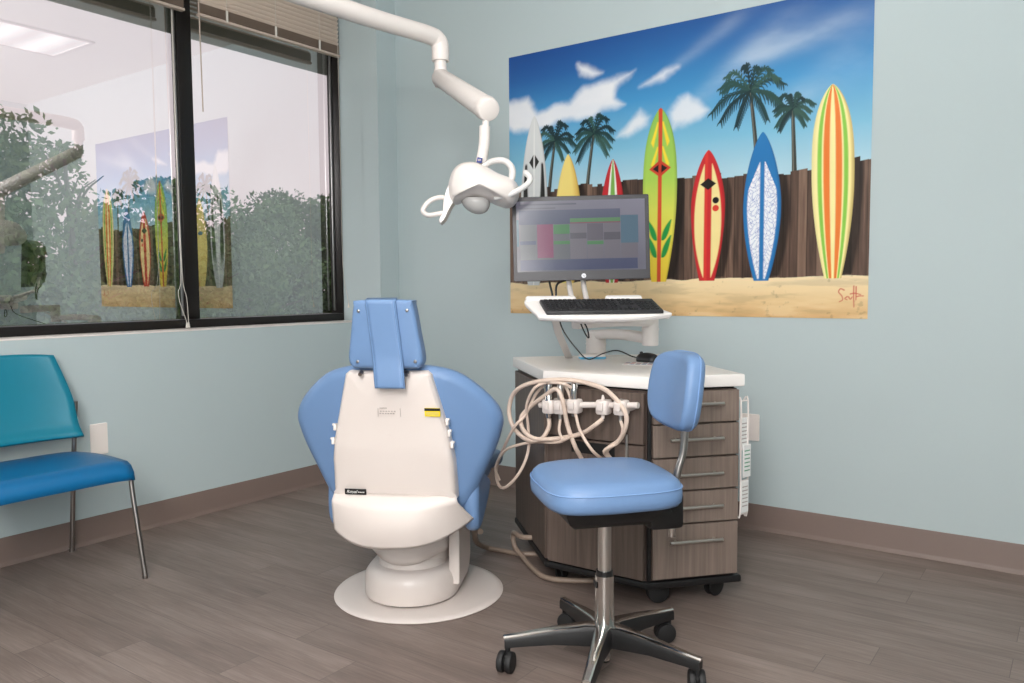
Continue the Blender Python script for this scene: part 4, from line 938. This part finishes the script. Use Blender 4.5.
for k in range(5):
    a = math.radians(72*k+2)-th; d = Vector((math.cos(a), math.sin(a), 0)); n_ = Vector((-d.y, d.x, 0))
    b = MB(); rings = []
    for s, z, hw, hh in ((.0, .140, .030, .030), (.06, .142, .026, .030), (.16, .130, .020, .022), (.27, .112, .016, .016), (.315, .106, .015, .015)):
        rings.append([d*s+n_*x+Vector((0, 0, z+zz-hh)) for x, zz in ((-hw, -hh), (hw, -hh), (hw, hh*.55), (hw*.75, hh), (-hw*.75, hh), (-hw, hh*.55))])
    F = b.ring_loft(rings, mat=M['black'])
    rings = []
    for s, z, hw, hh in ((.0, .141, .024, .0), (.06, .143, .020, 0), (.16, .131, .0155, 0), (.27, .113, .0125, 0), (.318, .107, .0115, 0)):
        rings.append([d*s+n_*x+Vector((0, 0, z+zz)) for x, zz in ((-hw, -.004), (hw, -.004), (hw, .001), (hw*.6, .0045), (-hw*.6, .0045), (-hw, .001))])
    b.ring_loft(rings, mat=M['chrome']); lg = b.build('leg', None, ST, angle=30)
    c = d*.305; cx_ = math.radians(72*k+2)-th+[.5, 1.1, 2.2, -.4, 1.4][k]; ax = Vector((math.cos(cx_), math.sin(cx_), 0)); tr = Vector((-ax.y, ax.x, 0))*.014
    b = MB(); c2 = c+tr+Vector((0, 0, .033))
    b.cyl(c2-ax*.024, c2-ax*.004, .033, n=22, bev=.005); b.cyl(c2+ax*.004, c2+ax*.024, .033, n=22, bev=.005); b.cyl(c2-ax*.006, c2+ax*.006, .012, n=10)
    hood = [c2+Vector((0, 0, 0))+tr.normalized()*(.0225*math.cos(q)) + Vector((0, 0, .0225*math.sin(q))) for q in [i/8*PI for i in range(9)]]
    b.cyl(c+Vector((0, 0, .05)), c+Vector((0, 0, .090)), .0085, n=10); b.box(c+tr*.4+Vector((0, 0, .044)), (.012, .03, .022), .003, rz=cx_); b.build('caster', M['rubber'], lg)

# ------------------------------------------------------------------ ceiling light
TL = thing('ceiling_light', 'square-edged recessed ceiling light panel seen mirrored in the window', 'ceiling light', (2.02, -1.25, ZC))
x0, x1, y0, y1 = 1.71, 2.34, -1.87, -.65
b = MB()
for c, d in (((x0+.015, (y0+y1)/2, ZC-.006), (.03, y1-y0, .012)), ((x1-.015, (y0+y1)/2, ZC-.006), (.03, y1-y0, .012)), (((x0+x1)/2, y0+.015, ZC-.006), (x1-x0, .03, .012)), (((x0+x1)/2, y1-.015, ZC-.006), (x1-x0, .03, .012))): b.box(c, d, .002)
b.build('frame', M['trofframe'], TL, True)
b = MB(); b.box(((x0+x1)/2, (y0+y1)/2, ZC-.004), (x1-x0-.05, y1-y0-.05, .006)); b.build('diffuser', M['troffer'], TL, True)

# ------------------------------------------------------------------ outdoors
b = MB(); b.quad([(-60, -40, -3.2), (-.35, -40, -3.2), (-.35, 60, -3.2), (-60, 60, -3.2)]); o = struct(b.build('ground', M['lawn']))
b = MB(); b.box((-.72, -1.8, 2.93), (.58, 6, .22), .01); struct(b.build('trim_3', M['soffit']))
def tree(lab, x, y, ztop, rx, rz, nb, nl, seed, c0, c1, size=.10, tall=True):
    r = np.random.default_rng(seed); base = -3.2; nl = int(nl*2.2); size *= .62
    t_ = thing('broadleaf_tree', lab, 'tree', (x, y, base), group='trees outside the window')
    zc = ztop-rz
    b = MB(); b.tube([(0, 0, 0), (.1, .05, (zc-base)*.5), (-.05, .1, zc-base), (.05, 0, zc-base+rz*.6)], lambda q: .10*(1-.8*q), 10, 6)
    for k in range(10):
        a = r.uniform(0, 2*PI); z0 = zc-base+rz*r.uniform(-.7, .4); l = rx*r.uniform(.4, .7)
        b.tube([(0, .05, z0), (math.cos(a)*l*.5, math.sin(a)*l*.5, z0+.25*rz), (math.cos(a)*l, math.sin(a)*l, z0+.35*rz)], lambda q: .026*(1-.8*q), 6, 4)
    b.build('trunk', M['bark'], t_)
    # foliage: leaf quads on clustered blobs
    cen = []
    for k in range(nb):
        d = r.normal(size=3); d /= np.linalg.norm(d); q = r.uniform(.35, 1)**.6; cen.append((d[0]*rx*q, d[1]*rx*q, zc-base+d[2]*rz*q, r.uniform(.22, .5)*rx*.75))
    cen = np.array(cen); pick = r.integers(0, nb, nl); d = r.normal(size=(nl, 3)); d /= np.linalg.norm(d, axis=1)[:, None]
    pos = cen[pick, :3]+d*(cen[pick, 3:4]*r.uniform(.5, 1, (nl, 1))); pos[:, 2] = np.minimum(pos[:, 2], ztop-base+.1)
    n1 = r.normal(size=(nl, 3)); n1 /= np.linalg.norm(n1, axis=1)[:, None]; n2 = np.cross(n1, r.normal(size=(nl, 3))); n2 /= np.linalg.norm(n2, axis=1)[:, None]
    s = size*r.uniform(.6, 1.3, (nl, 1)); V = np.stack([pos-n1*s, pos+n2*s*.5, pos+n1*s, pos-n2*s*.5], 1).reshape(-1, 3)
    me = bpy.data.meshes.new('foliage'); me.vertices.add(len(V)); me.vertices.foreach_set('co', V.ravel().astype(np.float32)); me.loops.add(nl*4); me.loops.foreach_set('vertex_index', np.arange(nl*4, dtype=np.int32)); me.polygons.add(nl); me.polygons.foreach_set('loop_start', np.arange(0, nl*4, 4, dtype=np.int32)); me.update(calc_edges=True)
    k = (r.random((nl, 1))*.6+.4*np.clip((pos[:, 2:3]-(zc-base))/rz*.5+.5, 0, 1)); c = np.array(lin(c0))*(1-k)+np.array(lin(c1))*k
    at = me.color_attributes.new('Col', 'FLOAT_COLOR', 'POINT'); at.data.foreach_set('color', np.repeat(np.concatenate([c, np.ones((nl, 1))], 1), 4, 0).astype(np.float32).ravel())
    me.materials.append(M['leaf']); o = bpy.data.objects.new('foliage', me); COL.objects.link(o); o.parent = t_
    o.location = (0, 0, 0)
g0, g1 = (48, 76, 52), (122, 152, 100)
tree('tall loose tree with sky gaps outside the left window light', -6.2, .95, 3.55, 1.25, 2.0, 60, 5200, 1, g0, (118, 138, 84), .085)
tree('leafy tree rising behind the mullion, left of the dense trees', -9.5, 4.35, 2.95, 1.9, 2.0, 40, 9000, 2, g0, g1, .09)
tree('dense tree filling the middle of the right window light', -8.2, 5.0, 2.75, 1.7, 1.9, 40, 9000, 3, g0, g1, .085)
tree('dense rounded tree with the highest crown in the right window light', -9.6, 7.3, 3.12, 1.8, 2.2, 40, 10000, 4, (26, 44, 22), (86, 112, 60), .09)
tree('dark dense tree at the right jamb of the window', -7.4, 6.4, 2.95, 1.1, 2.1, 34, 8000, 5, (20, 32, 14), (78, 98, 50), .08)
tree('low bushy tree outside the left window light below the tall tree', -7.4, 1.7, 2.2, 1.6, 1.8, 34, 8000, 6, g0, g1, .085)
tree('bushy tree far left, partly cut by the photo edge', -5.6, -.55, 2.6, 1.2, 1.9, 34, 7000, 8, g0, g1, .085)
tree('low bushy tree outside, behind the mirrored surfboards', -7.0, 3.2, 2.2, 1.4, 1.8, 34, 8000, 9, g0, g1, .085)

r = np.random.default_rng(21); nl = 26000; yy = r.uniform(-9, 30, nl)
top_ = 1.5+.9*np.sin(yy*.9)*.5+.5*np.sin(yy*2.3+1)+.35*np.sin(yy*5.1); zz = -3.2+(top_+3.2)*r.random(nl)**.6
pos = np.stack([-14.5+r.uniform(-.8, .8, nl), yy, zz], 1); n1 = r.normal(size=(nl, 3)); n1 /= np.linalg.norm(n1, axis=1)[:, None]; n2 = np.cross(n1, r.normal(size=(nl, 3))); n2 /= np.linalg.norm(n2, axis=1)[:, None]
sz = .16*r.uniform(.6, 1.3, (nl, 1)); V = np.stack([pos-n1*sz, pos+n2*sz*.6, pos+n1*sz, pos-n2*sz*.6], 1).reshape(-1, 3)
me = bpy.data.meshes.new('treeline_foliage'); me.vertices.add(len(V)); me.vertices.foreach_set('co', V.ravel().astype(np.float32)); me.loops.add(nl*4); me.loops.foreach_set('vertex_index', np.arange(nl*4, dtype=np.int32)); me.polygons.add(nl); me.polygons.foreach_set('loop_start', np.arange(0, nl*4, 4, dtype=np.int32)); me.update(calc_edges=True)
k_ = r.random((nl, 1)); c_ = np.array(lin((52, 78, 56)))*(1-k_)+np.array(lin((110, 138, 96)))*k_
at = me.color_attributes.new('Col', 'FLOAT_COLOR', 'POINT'); at.data.foreach_set('color', np.repeat(np.concatenate([c_, np.ones((nl, 1))], 1), 4, 0).astype(np.float32).ravel())
me.materials.append(M['leaf']); o = bpy.data.objects.new('treeline_foliage', me); COL.objects.link(o); o['kind'] = 'stuff'
tag(o, 'continuous low mass of distant green foliage far behind the trees', 'foliage')

# ------------------------------------------------------------------ light
wd = bpy.data.worlds.new('sky'); SC.world = wd; wd.use_nodes = True; nt = wd.node_tree; bg = nt.nodes['Background']
tc = nt.nodes.new('ShaderNodeTexCoord'); sp = nt.nodes.new('ShaderNodeSeparateXYZ'); nt.links.new(tc.outputs['Generated'], sp.inputs[0])
rp = nt.nodes.new('ShaderNodeValToRGB'); rp.color_ramp.elements[0].position = .0; rp.color_ramp.elements[0].color = (*lin((240, 224, 226)), 1); rp.color_ramp.elements[1].position = .6; rp.color_ramp.elements[1].color = (*lin((226, 226, 234)), 1)
nt.links.new(sp.outputs['Z'], rp.inputs['Fac']); nt.links.new(rp.outputs['Color'], bg.inputs['Color']); bg.inputs['Strength'].default_value = 1.3
def area(name, loc, target, size, power, col=(1, 1, 1), size_y=None):
    l = bpy.data.lights.new(name, 'AREA'); l.energy = power; l.color = col; l.size = size
    if size_y: l.shape = 'RECTANGLE'; l.size_y = size_y
    o = bpy.data.objects.new(name, l); COL.objects.link(o); o.location = loc
    o.rotation_euler = (Vector(target)-Vector(loc)).to_track_quat('-Z', 'Y').to_euler(); return o
area('key_softbox', (3.9, -5.0, 2.55), (1.9, -.9, .9), 1.1, 108, (1, .95, .93))
area('camera_fill', (4.05, -4.7, 1.45), (1.9, -1.2, .5), 1.0, 40, (1, .96, .95))
area('ceiling_bounce', (2.9, -3.3, 2.2), (2.9, -3.2, 3.05), 1.2, 70, (1, .96, .95))
SC.view_settings.view_transform = 'Standard'; SC.view_settings.look = 'None'; SC.view_settings.exposure = 0; SC.view_settings.gamma = 1
for o in list(bpy.data.objects):
    if '_w' in o: del o['_w']
